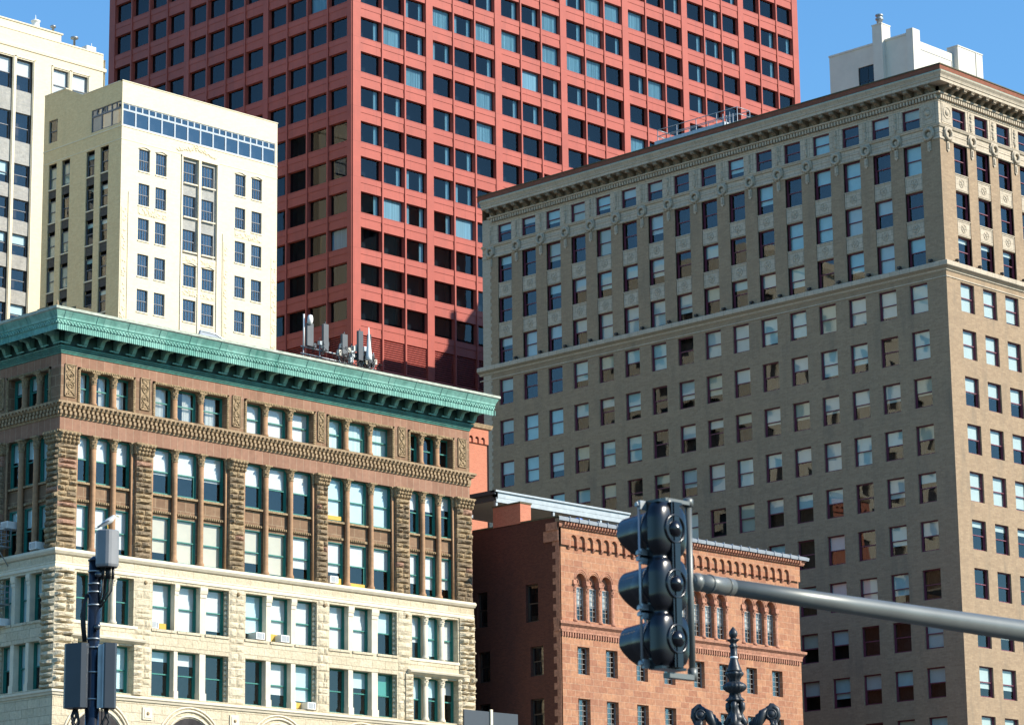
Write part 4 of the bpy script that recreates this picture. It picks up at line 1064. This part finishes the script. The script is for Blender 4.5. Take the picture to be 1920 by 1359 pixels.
m = MB(); m.box(LL, .0, 3.42, -.3, .03, 33.75, 33.85); m.box(LL, 5.95, 8.4, -.3, .03, 33.75, 33.85); m.obj('flank_coping', M['roof_edge'], club)
m = MB(); m.poly([(0, 0, 33.3), (BW, 0, 33.3), (BW, BL_, 33.3), (0, BL_, 33.3)]); m.obj('roof', M['roof'], club)
# roof canopy of steel beams
can = thing('roof_canopy', (BX, 131.6, 33.3), 'pale steel roof canopy standing on the flat roof of the red clubhouse', 'canopy')
m = MB(); x0, x1 = .95, 14.2
m.xbox(x0, x1, 0, .3, 2.75, 3.2, 0); m.xbox(x0-.1, x1, -.12, .4, 3.1, 3.22, 0); m.xbox(x0, x1, -.06, 0, 2.42, 2.62, 0)
m.xbox(x0, x1, .02, .12, 2.42, 2.75, 0); m.obj('fascia_beam', M['steel'], can)
m = MB(); m.xbox(x0, x0+.2, 0, 8, 2.55, 3.2, 0); m.xbox(x0-.1, x0, 0, 8, 2.95, 3.22); m.obj('side_beam', M['boxgrey'], can)
m = MB(); m.xbox(x0+.2, x1, .3, 8, 2.95, 3.1); m.obj('soffit', M['ceil'], can)
for x, y in ((x0+.1, .1), (x0+5.6, .1), (x0+10.3, .1), (x1-.2, .1), (x0+.1, 7.5), (x1-.2, 7.5)):
    m = MB(); m.xbox(x-.09, x+.09, y-.09, y+.09, 0, 2.6); m.obj('post', M['steel'], can)
tp = thing('tarpaulin', (136.9, 127, 33.3), 'small crumpled blue tarpaulin on the clubhouse roof edge', 'tarpaulin')
m = MB(); rq = random.Random(2)
m.lathe([(.55, 0), (.6, .3), (.5, .75), (.35, 1.0), (.0, 1.1)], (0, 0, 0), 9, mod=lambda g, i: 1+.45*(rq.random()-.5), smooth=False)
m.obj('sheet', plain('blue_plastic', (.05, .16, .55), .4), tp)
# salmon brick wall building behind
pk = thing('brick_building', (144, 147, 0), 'narrow salmon brick wall with corbelled arches between the copper cornice and the tan building', 'building')
m = MB(); PW = 4.8
ca = [(.3+.62*k, .3+.62*k+.4) for k in range(7)]
facade(m, FF, 0, PW, 0, 44.2, [], .1); facade(m, FF.off(.12), 0, PW, 43.85, 44.95, [(a, b, 43.85, 44.35) for a, b in ca], .12)
for a, b in ca: arch_fill(m, FF.off(.12), a, b, 44.15, 44.35, .12, n=5)
m.quad(LL, [(0, 0, 0), (12, 0, 0), (12, 0, 45), (0, 0, 45)]); m.poly([(PW, -.12, 0), (PW, 12, 0), (PW, 12, 45), (PW, -.12, 45)], 1); m.poly([(0, 0, 44.9), (PW, 0, 44.9), (PW, 12, 44.9), (0, 12, 44.9)])
m.obj('wall', [M['pink'], M['dkbrick']], pk)
m = MB(); m.prism(FF, [(.1, 44.92), (.25, 45.0), (.32, 45.3), (0, 45.4)], 0, PW, 0, 0, 1); m.obj('coping', M['string'], pk)
sm = thing('low_building', (BX-2.95, 131.3, 0), 'small brick stack in the gap beside the clubhouse roof canopy', 'chimney')
m = MB(); m.xbox(0, 1.35, 0, 1.2, 0, 34.3); m.obj('stack', M['pink'], sm); m = MB(); m.xbox(-.05, 1.4, -.05, 1.25, 34.3, 34.5); m.obj('cap', M['steel'], sm)
# grey screen at the bottom between green-corniced building and clubhouse
fc = thing('screen_fence', (117.9, 118, 0), 'grey metal screen with a tan post at the foot of the dark brick flank', 'fence')
m = MB(); m.xbox(-.6, 3.85, 0, .1, 0, 19.72); m.obj('panel', M['boxgrey'], fc)
m = MB(); m.xbox(1.5, 1.68, -.08, 0, 0, 19.85); m.obj('post', M['cream_trim'], fc)
rr = random.Random(9)
for s in WS:
    for z in (25.52, 22.2, 18.6, 15): win(club, FF, s, s+1.14, z-1.78, z, 'brickt', 0 if s < 11 else .0, 'white', [(.08, .3), (.36, .55)] if s > 11 or z < 23 else None)
for a, b in ARC: win(club, FF, a, b, 27.2, 29.4, 'bricka', .55, 'white')
for a, b, c_, d_ in LWN: win(club, LL, a, b, c_, d_, 'brickl', 0)
# ================================================================ air conditioners in the windows
def ac(fr, s, z, label, d=.32):
    o = thing('air_conditioner', (0, 0, 0), label, 'air conditioner', 'window air conditioners')
    p = Vector((GX, GY, 0))+Vector(fr.p(s, 0, z)); o.location = p
    m = MB(); F = Fr(fr.k); m.box(F, -.33, .33, -.45, d, 0, .42, 0, True); m.obj('casing', M['whitest'], o)
    m = MB()
    for k in range(7): m.box(F, -.27, .12, d, d+.015, .05+k*.05, .075+k*.05)
    m.box(F, .16, .28, d, d+.01, .05, .36)
    m.obj('grille', M['grey'], o)
ac(FF, 15.0-.2, 24.47, 'small white air conditioner in the limestone storey, left one of the side by side pair', .4)
ac(FF, 16.95-.2, 24.47, 'small white air conditioner in the limestone storey, right one of the side by side pair', .4)
ac(FF, 20.9, 28.5, 'white air conditioner in the lowest brownstone window row', .2)
ac(FF, 18.9, 20.6, 'white air conditioner in the lowest limestone window row', .4)
ac(FF, 6.95, 24.47, 'little white air conditioner at the left edge of its limestone window', .15)
ac(LL, 4.4, 30.0, 'white air conditioner high on the shaded side wall, above the fire escape rails', .5)
ac(LL, 1.75, 28.5, 'white air conditioner low in the shaded side wall, beside the rough corner pier', .4)
ac(LL, 4.5, 24.4, 'white air conditioner under the lower fire escape rails', .75)
fe = thing('fire_escape', (GX, GY, 0), 'pale iron fire escape landings on the shaded side wall at the left edge', 'fire escape')
for z in (25.6, 28.9):
    m = MB()
    for d in (.35, 1.15):
        for h in (0, .35, .7, 1.05): m.tube([LL.p(3.9, d, z+h), LL.p(7.6, d, z+h)], .022, 5)
        for t in range(9): m.tube([LL.p(3.9+t*.46, d, z), LL.p(3.9+t*.46, d, z+1.05)], .02, 5)
    for h in (.0, .35, .7, 1.05): m.tube([LL.p(3.9, .35, z+h), LL.p(3.9, 1.15, z+h)], .022, 5)
    m.box(LL, 3.9, 7.6, .35, 1.15, z-.06, z)
    for t in (4.2, 6.8): m.tube([LL.p(t, .25, z-1.1), LL.p(t, 1.1, z-.05)], .03, 5)
    m.obj('landing', M['steel'], fe)
# ================================================================ mobile-phone aerials on the green roof
an = thing('antenna_array', (GX+21.6, GY+4, 41.3), 'cluster of grey panel antennas on a pipe frame above the copper cornice', 'antenna')
m = MB(); rq = random.Random(4)
for z in (2.55, 3.0): m.tube([(.2, 0, z), (6.7, 0, z-.1)], .045, 6)
for x in (.5, 1.9, 3.6, 4.6, 5.4, 6.3, 6.6): m.tube([(x, .1, 0), (x, .1, 3.6)], .04, 6)
for x in (.5, 1.9, 3.6, 5.0, 6.3): m.tube([(x, .1, 1.7), (x+.4, .6, 0)], .035, 6); m.tube([(x, -.6, 2.2), (x, .7, 2.2)], .035, 6)
m.obj('pipe_frame', M['steel'], an)
for x, z0, h, w_, c_, y in ((.75, 3.05, 1.5, .52, 'panel', -.3), (2.1, 2.95, 1.75, .42, 'panel', -.3), (3.75, 2.95, 1.35, .44, 'panel', -.3), (5.0, 2.75, 1.95, .40, 'boxgrey', -.45), (4.6, 2.9, .8, .25, 'panel', -.1), (5.95, 2.65, 2.0, .22, 'blackm', -.3), (5.75, 1.6, 1.4, .2, 'boxgrey', .1)):
    m = MB(); m.xbox(x-w_/2, x+w_/2, y, y+.2, z0, z0+h); m.tube([(x, y+.1, z0+h), (x, y+.1, z0+h+.16)], .035, 6)
    m.xbox(x-.08, x+.08, y+.2, y+.35, z0+.2, z0+.3); m.obj('panel_antenna', M[c_], an)
m = MB(); m.tube([(.36, -.1, 3.0), (.36, -.1, 5.1)], .055, 8); m.lathe([(0, -.05), (.3, -.02), (.33, .1), (.30, .22), (.15, .27), (0, .28)], (.62, -.25, 4.75), 14, 0, (.6, -.75, -.1)); m.obj('dish_antenna', M['whitest'], an)
for x, z, s in ((.9, 2.3, .22), (2.05, 2.1, .34), (2.3, 2.4, .2), (3.9, 2.0, .2), (4.5, 1.7, .3), (4.9, 1.5, .3), (5.3, 2.1, .28), (5.6, 1.2, .34), (6.1, 1.5, .3), (5.2, .8, .32), (5.9, .6, .3), (6.3, 1.0, .25), (4.4, 1.0, .25), (5.6, 2.75, .22), (1.2, 1.9, .2), (3.4, 1.6, .26), (3.6, 2.6, .2), (4.7, 2.5, .24), (5.0, 2.9, .2), (5.35, 1.2, .3), (5.75, 2.0, .26), (6.0, 2.6, .24), (6.25, 1.9, .26), (6.5, 1.4, .24), (4.2, 2.2, .22), (1.7, 2.4, .18)):
    m = MB(); z = 2.3+(z-.6)*.55; m.xbox(x-s/2, x+s/2, -.25, -.02, z, z+s*1.4); m.xbox(x-s/2-.03, x+s/2+.03, -.2, -.08, z+.1, z+.14); m.obj('radio_unit', M[('steel', 'boxgrey', 'boxgrey', 'panel', 'white')[int(rq.random()*5)]], an)
m = MB()
for k in range(60):
    x = .6+6*rq.random()**.6; z = 2.3+1.0*rq.random(); pts = [(x, -.2-.2*rq.random(), z)]
    for t in range(4): q = pts[-1]; pts.append((q[0]+(rq.random()-.5)*.6, -.2-.25*rq.random(), max(1.9, q[2]+(rq.random()-.6)*.6)))
    m.tube(pts, .022, 5)
m.obj('cable', M['cable'], an)
m = MB(); m.lathe([(.22, 0), (.2, .3), (.14, .9), (.08, 1.5), (.03, 2.2)], (5.55, -.6, 2.8), 8); m.obj('whip_antenna', M['whitest'], an)
# ================================================================ traffic signal on its mast arm
SX, SY, SZ = 14.538, 12.66, 4.99
M['sig'] = plain('glossy_black_polycarbonate', (.004, .005, .008), .24, var=.3, scale=6, spec=.45, coat=.15, bumps=.05, bscale=30, bdist=.002)
ma = thing('signal_mast', (SX+9.2, SY, 0), 'grey steel mast arm reaching in from the right to carry the traffic signal', 'mast arm')
m = MB(); bx = -9.2
m.tube([(bx+.245+.05*0, 0, SZ-.337), (bx+.26, 0, SZ-.337)], .05, 20)
m.lathe([(0, -.075), (.03, -.07), (.052, -.05), (.062, -.02), (.064, 0)], (bx+.30, 0, SZ-.337), 24, 0, (1, 0, 0))
for a, b, r0, r1 in ((.30, .66, .0615, .0605), (.415, .43, .067, .067), (.60, .612, .064, .064)):
    m.tube([(bx+a, 0, SZ-.337), (bx+b, 0, SZ-.337)], [r0, r1], 24)
m.obj('arm_end', M['arm'], ma)
m = MB(); m.tube([(bx+.64, 0, SZ-.337), (bx+2, 0, SZ-.334), (bx+4.5, 0, SZ-.33), (bx+9.2, 0, SZ-.30)], [.058, .066, .088, .115], 28); m.obj('arm', M['arm'], ma)
m = MB(); m.tube([(0, 0, 0), (0, 0, SZ+.1)], [.16, .13], 24); m.lathe([(.13, 0), (.1, .06), (0, .09)], (0, 0, SZ+.1), 20); m.lathe([(.26, 0), (.26, .05), (.18, .08), (.17, .3)], (0, 0, 0), 20); m.obj('mast', M['arm'], ma)
m = MB(); ZB, ZTt = SZ-.985, SZ+.20
m.tube([(bx+.225, 0, ZB), (bx+.225, 0, ZTt)], .0235, 16); m.lathe([(.035, 0), (.036, .05), (.02, .06)], (bx+.225, 0, ZTt-.025), 14); m.lathe([(.034, 0), (.034, .08), (.02, .085)], (bx+.225, 0, ZB-.03), 14)
m.xbox(bx-.04, bx+.22, -.03, .03, ZTt-.02, ZTt+.005); m.xbox(bx-.04, bx+.22, -.03, .03, ZB-.03, ZB+.005)
m.tube([(bx+.0, 0, ZTt-.05), (bx+.0, 0, ZTt)], .04, 12)
m.obj('bracket_pipe', M['arm'], ma)
ts = thing('traffic_signal', (SX, SY, SZ-.98), 'glossy black three section traffic signal seen from behind, hung on the mast arm', 'traffic light')
z_ = lambda k: .98-.012-.373*k
for k in range(3):
    z = z_(k); m = MB(); q = 28
    # flange, bulging back, round knob; turned about the y axis
    prof = [(.150, .10), (.166, .095), (.172, .08), (.172, .055), (.168, .03)]
    m.lathe([(r_, -y) for r_, y in prof], (0, 0, z), 36, 0, (0, -1, 0))
    m.obj('signal_section', M['sig'], ts)
    m = MB(); m.torus((0, -.070, z), (0, 1, 0), .094, .013, 36, 10); m.lathe([(.095, .045), (.062, .052), (.058, .06), (.056, .084), (.034, .103), (0, .11)], (0, 0, z), 24, 0, (0, -1, 0)); m.obj('back_knob', M['sig'], ts)
    m = MB(); n = 30; b0 = len(m.v)
    for i in range(n+1):
        g = math.radians(-60+300*i/n)       # open at the bottom
        up = math.sin(g); ln = .235+.025*up-(.09*max(0, -up)**1.2)
        m.v += [(.150*math.cos(g), .085, z+.150*math.sin(g)), (.152*math.cos(g), .085+ln, z-.028+.152*math.sin(g)), (.144*math.cos(g), .085, z+.144*math.sin(g)), (.146*math.cos(g), .085+ln, z-.028+.146*math.sin(g))]
    for i in range(n):
        a = b0+i*4
        for f in ((a, a+1, a+5, a+4), (a+2, a+6, a+7, a+3), (a+1, a+3, a+7, a+5)): m.f.append(f); m.m.append(0); m.sm.append(True)
    m.obj('visor', M['sig'], ts)
    m = MB(); m.lathe([(.14, .09), (.10, .115), (0, .125)], (0, 0, z), 24, 0, (0, 1, 0)); m.obj('lens', M['blackm'], ts)
m = MB(); n = 78; q = 32; b0 = len(m.v)
for i in range(n+1):      # one moulded shell: wide round each lamp, narrower between
    z = .035+(1.15-.035)*i/n; dz = min(abs(z-z_(k)) for k in range(3)); t = max(0, 1-(dz/.17)**2)**.5
    wd = max(.118, .118*.35+.168*.65*t+.168*.35*t) if t > 0 else .118; wd = .118+(.166-.118)*min(1, t*1.15); dp = .040+.034*t**.8
    for j in range(q+1):
        g = math.pi*j/q; cx_ = math.cos(g); m.v.append((wd*math.copysign(abs(cx_)**.55, cx_), .03-(dp+.03)*math.sin(g)**.62, z))
for i in range(n):
    for j in range(q):
        a = b0+i*(q+1)+j; m.f.append((a, a+1, a+q+2, a+q+1)); m.m.append(0); m.sm.append(True)
m.xbox(-.118, .118, .028, .085, .035, 1.15)
m.xbox(-.125, .125, -.035, .085, .02, .038); m.xbox(-.12, .12, -.035, .085, 1.148, 1.165)
m.obj('housing', M['sig'], ts)
m = MB(); m.xbox(-.035, .05, -.074, -.03, .03, 1.15); m.xbox(-.015, .035, -.082, -.07, .03, 1.15); m.obj('spine', M['sig'], ts)
m = MB(); m.tube([(-.172, .10, .03), (-.172, .10, 1.13)], .009, 8)
for k in range(3):
    for dz in (.165, -.165):
        z = z_(k)+dz; m.xbox(-.178, -.11, .078, .098, z-.03, z+.03); m.tube([(-.2, .1, z), (-.15, .1, z)], .013, 8); m.lathe([(0, -.012), (.014, 0), (0, .012)], (-.19, .1, z+.012), 8)
m.obj('hinge_rod', M['steel'], ts)
# ================================================================ pole with radio boxes, left
PX, PY = 33.478, 43.655
rv = Vector((math.cos(YAW), -math.sin(YAW), 0)); fv = Vector((math.sin(YAW), math.cos(YAW), 0))
pz = lambda y: 10.46-(y-1056)/98.0*1.02
pol = thing('utility_pole', (PX, PY, 0), 'black steel pole with clamped slate grey radio boxes at the lower left', 'pole')
m = MB(); m.tube([(0, 0, 0), (0, 0, pz(1320)), (0, 0, pz(1320)+.01), (0, 0, pz(1052))], [.150, .138, .122, .118], 24)
m.lathe([(.118, 0), (.135, .01), (.135, .03), (.09, .06), (.05, .1)], (0, 0, pz(1052)), 20); m.obj('pole', M['black'], pol)
m = MB()
for y in (1072, 1095, 1110, 1134, 1196, 1212, 1257, 1306, 1326): m.lathe([(.128, 0), (.131, .004), (.131, .022), (.128, .026)], (0, 0, pz(y)), 24)
m.obj('band_clamp', M['steel'], pol)
for y in (1078, 1175):
    m = MB(); c = rv*.06-fv*.1; m.lathe([(.06, 0), (.06, .09), (.045, .1), (0, .1)], (c.x, c.y, pz(y)), 14, 0, tuple(-fv+rv*.5)); m.obj('hand_hole_cover', M['black'], pol)
can_ = rv*.235-fv*.05
m = MB(); h0, h1 = pz(1064), pz(996)
m.lathe([(.205, 0), (.215, .02), (.225, .05), (.225, h1-h0-.02), (.2, h1-h0)], (can_.x, can_.y, h0), 24, mod=lambda g, i: 1+.035*math.cos(6*g), smooth=False); m.obj('canister_antenna', M['radome'], pol)
m = MB(); m.tube([(can_.x*.35, can_.y*.35, h0-.02), (can_.x, can_.y, h0-.02)], .05, 8)
for k in range(5):
    a = can_+rv*(-.12+.06*k)-fv*(.03*(k % 2)); x, y = a.x, a.y
    m.tube([(x, y, h0), (x, y, h0-.22)], .028, 8)
    m.tube([(x, y, h0-.2), (x-.02, y, h0-.45), (x-.05*rv.x*k, y-.05*rv.y*k, h0-.62-.03*k), (.09*rv.x, .09*rv.y, h0-.7-.02*k)], .014, 6)
m.obj('antenna_cable', M['cable'], pol)
m = MB()
for k in range(4):
    a = -rv*(.13+.02*k)-fv*.04
    m.tube([(a.x*.8, a.y*.8, pz(1112)), (a.x*1.25, a.y*1.25, pz(1130+6*k)), (a.x*1.2, a.y*1.2, pz(1170)), (a.x, a.y, pz(1200))], .013, 6)
m.obj('side_cable', M['cable'], pol)
def rotbox(m, c, hw, hd, z0, z1, ang, mi=0, ch=.0):
    u = Vector((math.cos(ang), math.sin(ang), 0)); v = Vector((-u.y, u.x, 0)); c = Vector(c)
    ring = [(-hw, -hd+ch), (-hw+ch, -hd), (hw-ch, -hd), (hw, -hd+ch), (hw, hd), (-hw, hd)] if ch else [(-hw, -hd), (hw, -hd), (hw, hd), (-hw, hd)]
    P = [c+u*a+v*b for a, b in ring]; n = len(P)
    for i in range(n):
        a, b = P[i], P[(i+1) % n]; m.poly([(a.x, a.y, z0), (b.x, b.y, z0), (b.x, b.y, z1), (a.x, a.y, z1)], mi)
    m.poly([(p.x, p.y, z1) for p in P], mi); m.poly([(p.x, p.y, z0) for p in P][::-1], mi)
A0 = -YAW
c = -rv*.285-fv*.03; m = MB(); rotbox(m, c, .235, .17, pz(1321), pz(1204), A0-.35, 0, .07); m.obj('radio_box', M['boxgrey'], pol)
m = MB()
q = -rv*.115-fv*.1; rotbox(m, q, .015, .04, pz(1318), pz(1208), A0); m.obj('box_edge_strip', M['steel'], pol)
c = rv*.31-fv*.02; m = MB(); rotbox(m, c, .13, .17, pz(1322), pz(1204), A0+.25, 0, .04); m.obj('radio_box', M['boxgrey'], pol)
m = MB(); q = rv*.235-fv*.17; rotbox(m, q, .028, .02, pz(1322), pz(1206), A0); q = rv*.16-fv*.12; rotbox(m, q, .05, .01, pz(1322), pz(1206), A0+.2); m.obj('mounting_channel', M['steel'], pol)
m = MB(); rq = random.Random(8)
for k in range(13):
    base = (-rv*.28 if k < 9 else rv*.25)+rv*(.16*(rq.random()-.5))-fv*.05; zz = pz(1322)
    pts = [(base.x, base.y, zz)]
    for t in range(4): w_ = rv*((rq.random()-.5)*.11); pts.append((base.x+w_.x, base.y+w_.y, zz-.13*(t+1)))
    pts.append((-rv.x*.13, -rv.y*.13, zz-.75)); m.tube(pts, .012+.012*(k % 3 == 0), 6)
m.obj('box_cable', M['cable'], pol)
# gull
gu = thing('gull', (PX+can_.x, PY+can_.y, h1), 'white and grey gull perched on the antenna canister, tail to the left', 'bird')
def chain(name, pts, rad, mat, parent, sub=2):
    me = bpy.data.meshes.new(name); me.from_pydata(pts, [(i, i+1) for i in range(len(pts)-1)], [])
    me.materials.append(mat); o = link(name, me, parent)
    mo = o.modifiers.new('skin', 'SKIN'); 
    for v, r_ in zip(me.skin_vertices[0].data, rad): v.radius = r_ if isinstance(r_, tuple) else (r_, r_)
    me.skin_vertices[0].data[0].use_root = True; o.modifiers.new('sub', 'SUBSURF').levels = sub; o.modifiers['sub'].render_levels = sub
    for p in me.polygons: p.use_smooth = True
    return o
def gp(a, b, z): q = rv*a+fv*b; return (q.x, q.y, z)
chain('body', [gp(-.15, .0, .09), gp(-.08, 0, .13), gp(.0, 0, .175), gp(.075, 0, .22), gp(.11, 0, .27), gp(.145, 0, .285)], [(.025, .02), (.05, .045), (.072, .065), (.06, .06), (.042, .04), (.038, .036)], M['gull'], gu)
chain('tail', [gp(-.12, 0, .105), gp(-.19, 0, .055), gp(-.255, 0, .05)], [(.03, .012), (.028, .008), (.014, .004)], M['gullg'], gu, 1)
for t in (-1, 1): chain('wing', [gp(.05, t*.05, .20), gp(-.03, t*.062, .165), (gp(-.12, t*.045, .115)), gp(-.20, t*.02, .075)], [(.045, .02), (.05, .018), (.03, .012), (.01, .005)], M['gullg'], gu, 2)
chain('beak', [gp(.17, 0, .283), gp(.20, 0, .276), gp(.225, 0, .266)], [.012, .009, .004], M['ochreb'], gu, 1)
m = MB()
for t in (-1, 1): m.lathe([(0, -.004), (.006, 0), (0, .004)], gp(.158, t*.034, .295), 8)
m.obj('eye', M['blackm'], gu)
for t in (-1, 1): chain('leg', [gp(.0, t*.025, .12), gp(.005, t*.025, .04), gp(.015, t*.025, .008), gp(.05, t*.028, .006)], [.010, .006, .007, .010], M['ochreb'], gu, 1)
# ================================================================ cast iron lamp standard
LX, LY = 34.549, 28.77
lz = lambda y: 7.58+(1200-y)/119.85*1.02
lam = thing('lamp_post', (LX, LY, 0), 'ornate dark cast iron lamp post with bud finial and scrolled arms, bottom centre right', 'street lamp')
def Y(rows): return [(r_/119.85, lz(y)) for y, r_ in rows]
flute = lambda n, a: (lambda g, i: 1+a*math.cos(n*g))
m = MB(); m.lathe(Y([(1198, 0), (1198, 5), (1195, 5.5), (1193, 7.4), (1188, 8.4), (1184, 7.4), (1180, 4.5), (1177, 2), (1174.6, 0)]), (0, 0, 0), 20); m.obj('finial', M['iron'], lam)
m = MB(); m.lathe(Y([(1215, 6.5), (1211, 7.6), (1209, 6), (1207, 5), (1204, 6), (1200, 10.5), (1198.5, 11), (1199.5, 7.5), (1196, 4.5)]), (0, 0, 0), 24, mod=flute(5, .18)); m.obj('leaf_collar', M['iron'], lam)
m = MB(); m.lathe(Y([(1257.5, 13.8), (1256, 13.8), (1250, 11.5), (1242, 8.8), (1236, 7.2), (1230, 6.5), (1213, 6.2)]), (0, 0, 0), 28, mod=flute(14, .05)); m.obj('fluted_neck', M['iron'], lam)
m = MB(); m.lathe(Y([(1233.5, 6.9), (1233, 7.3), (1231, 7.3), (1230, 6.8)]), (0, 0, 0), 20); m.obj('pale_ring', M['whitest'], lam)
m = MB(); m.lathe(Y([(1278, 9), (1273, 9.5), (1268, 12), (1264, 15.5), (1261, 16), (1259.5, 15), (1258, 13.5)]), (0, 0, 0), 32, mod=flute(8, .12)); m.obj('leaf_collar', M['iron'], lam)
m = MB(); m.lathe(Y([(1300, 9.5), (1297, 10), (1294, 16), (1290, 20), (1286, 21.5), (1282, 20), (1278.5, 15), (1276, 9.5), (1272, 9)]), (0, 0, 0), 48, mod=flute(16, .06)); m.obj('gadrooned_bulb', M['iron'], lam)
m = MB(); m.lathe(Y([(1316, 9), (1313, 12), (1311, 16.5), (1308, 15), (1304, 10.5), (1298, 9.5)]), (0, 0, 0), 32, mod=flute(8, .13)); m.obj('leaf_collar', M['iron'], lam)
m = MB(); m.lathe(Y([(1600, 16), (1420, 14), (1380, 13), (1362, 20), (1356, 17), (1350, 12.5), (1346, 15), (1341, 15.5), (1337, 12), (1330, 10), (1322, 8.5), (1319, 9.5), (1316, 8)]), (0, 0, 0), 28, mod=flute(14, .04)); 
m.tube([(0, 0, .6), (0, 0, lz(1600))], [.2, .13], 24); m.lathe([(.42, 0), (.42, .25), (.34, .3), (.36, .5), (.26, .62), (.2, .7)], (0, 0, 0), 24, mod=flute(8, .05)); m.obj('shaft', M['iron'], lam)
for a in range(4):      # scrolled consoles round the shaft
    g = a*math.pi/2+.5; u = Vector((math.cos(g), math.sin(g), 0))
    q = lambda rr_, y: tuple(u*(rr_/119.85)+Vector((0, 0, lz(y))))
    m = MB(); m.tube([q(8, 1312), q(13, 1318), q(13.5, 1326), q(10, 1334), q(12, 1344), q(17, 1352), q(16, 1362)], [.03, .05, .045, .035, .05, .06, .03], 8); m.obj('console', M['iron'], lam)
for sg in (-1, 1):      # two long arms with leafy scrolls
    q = lambda x, y, f=0: tuple(rv*(sg*x/119.85)+fv*f+Vector((0, 0, lz(y))))
    m = MB()
    m.tube([q(12, 1400), q(30, 1372), q(44, 1352), q(54, 1338), q(62, 1326), q(70, 1322), q(77, 1328), q(79, 1340), q(74, 1352), q(66, 1358)], [.05, .055, .06, .06, .05, .05, .05, .045, .04, .03], 10)
    m.obj('scroll_arm', M['iron'], lam)
    m = MB(); m.lathe([(0, -.09), (.05, -.085), (.095, -.04), (.10, 0), (.095, .04), (.05, .085), (0, .09)], q(66, 1337), 20, 0, tuple(fv)); m.torus(q(66, 1337, -.07), tuple(fv), .07, .018, 20, 6)
    m.tube([q(66, 1328), q(64, 1322), q(66, 1318), q(70, 1318), q(71, 1322)], [.035, .03, .022, .016, .01], 8); m.obj('scroll_ball', M['iron'], lam)
    m = MB()
    for k, dx in enumerate((0, 6, 12, 18)):
        m.tube([q(58-dx, 1326+dx*.9, .03*(k-1)), q(50-dx, 1334+dx, .05*(k-1)), q(44-dx*.8, 1352+dx, .05*(k-1)), q(40-dx*.6, 1372+dx, .03*(k-1))], [.02, .065, .06, .02], 8)
    for k in range(4):
        m.tube([q(64+3*k, 1345+k, -.05), q(68+2*k, 1356+2*k, -.08), q(60+2*k, 1372, -.06)], [.03, .04, .012], 6)
    m.obj('acanthus_leaf', M['iron'], lam)
    m = MB(); m.lathe([(0, -.2), (.12, -.2), (.22, 0), (.18, .2), (.05, .34)], q(70, 1420), 20); m.obj('lantern', M['whitest'], lam)
# ================================================================ build the windows
bpy.context.view_layer.update()
dg = bpy.context.evaluated_depsgraph_get(); eye = Vector((0, 0, CAMZ))
ci = camo.matrix_world.inverted(); K = cam.lens/36*1024
def seen(wd):
    fr, root = wd['fr'], wd['root']; hit = 0; n = 0
    for ts_, tz in ((.5, .5), (.2, .8), (.8, .8), (.2, .2), (.8, .2)):
        p = root.location+Vector(fr.p(wd['s0']+(wd['s1']-wd['s0'])*ts_, -.05, wd['z0']+(wd['z1']-wd['z0'])*tz))
        c = ci @ p; u = -c.x/c.z*K; v = -c.y/c.z*K
        if c.z > 0 or abs(u) > 515 or abs(v) > 366: continue
        d = p-eye; L = d.length; ok = S.ray_cast(dg, eye, d.normalized(), distance=L-.9)[0]
        hit += not ok
    D = (root.location-eye).length
    return hit, hit*(wd['s1']-wd['s0'])*(wd['z1']-wd['z0'])/D**2
cache = {}
def parts(wd):
    k = (round(wd['s1']-wd['s0'], 2), round(wd['z1']-wd['z0'], 2), wd['style'], wd['blind'], wd['bc'], repr(wd['cur']), wd['tilt'])
    if k not in cache: cache[k] = [gen_window(k[0], k[1], k[2], k[3], k[4], wd['cur'], k[6]), None]
    return cache[k]
def mats(wd):
    q = STY[wd['style']]; return [M[q['f']], M[q['d']]], M[q['g']], M[BL[wd['bc']]]
roots = {}
for wd in WL:
    wd['vis'], wd['sz'] = seen(wd); roots.setdefault(wd['root'].name, []).append(wd)
for rn, ws in roots.items():
    root = ws[0]['root']; ws.sort(key=lambda w_: -w_['sz'])
    lim = 100; single, rest = [], []
    cnt = {}
    for w_ in ws:
        cnt[w_['name']] = cnt.get(w_['name'], 0)+1
        (single if cnt[w_['name']] <= lim and w_['vis'] else rest).append(w_)
    vis_rest = [w_ for w_ in rest]
    for w_ in single:
        c = parts(w_); fr = w_['fr']; mf, mg, mbl = mats(w_)
        if c[1] is None:
            f, p, b = c[0]; c[1] = (f.mesh('window', mf), p.mesh('pane', mg), b.mesh('blind', mbl) if b else None)
        f, p, b = c[1]
        if fr.k == 'F': loc, rz = fr.p(w_['s0'], 0, w_['z0']), 0
        else: loc, rz = fr.p(w_['s1'], 0, w_['z0']), -math.pi/2
        o = link(w_['name'], f, root, loc, rz); link('pane', p, o)
        if b: link('curtain' if w_['cur'] else 'blind', b, o)
    if rest:      # the small ones beyond the first hundred
        big = MB(); ms = []
        def mi(m_):
            if m_ not in ms: ms.append(m_)
            return ms.index(m_)
        for w_ in rest:
            f, p, b = parts(w_)[0]; mf, mg, mbl = mats(w_); fr = w_['fr']
            for q, mm in ((f, mf), (p, [mg]), (b, [mbl])):
                if q is None: continue
                ix = [mi(x) for x in mm]; n = len(big.v)
                if fr.k == 'F': big.v += [fr.p(w_['s0']+x, -y, w_['z0']+z) for x, y, z in q.v]
                else: big.v += [fr.p(w_['s1']-x, -y, w_['z0']+z) for x, y, z in q.v]
                big.f += [tuple(n+i for i in t) for t in q.f]; big.m += [ix[i] for i in q.m]; big.sm += q.sm
        o = big.obj('further_windows', ms, root); o['kind'] = 'stuff'
    print(rn, len(single), len(rest))
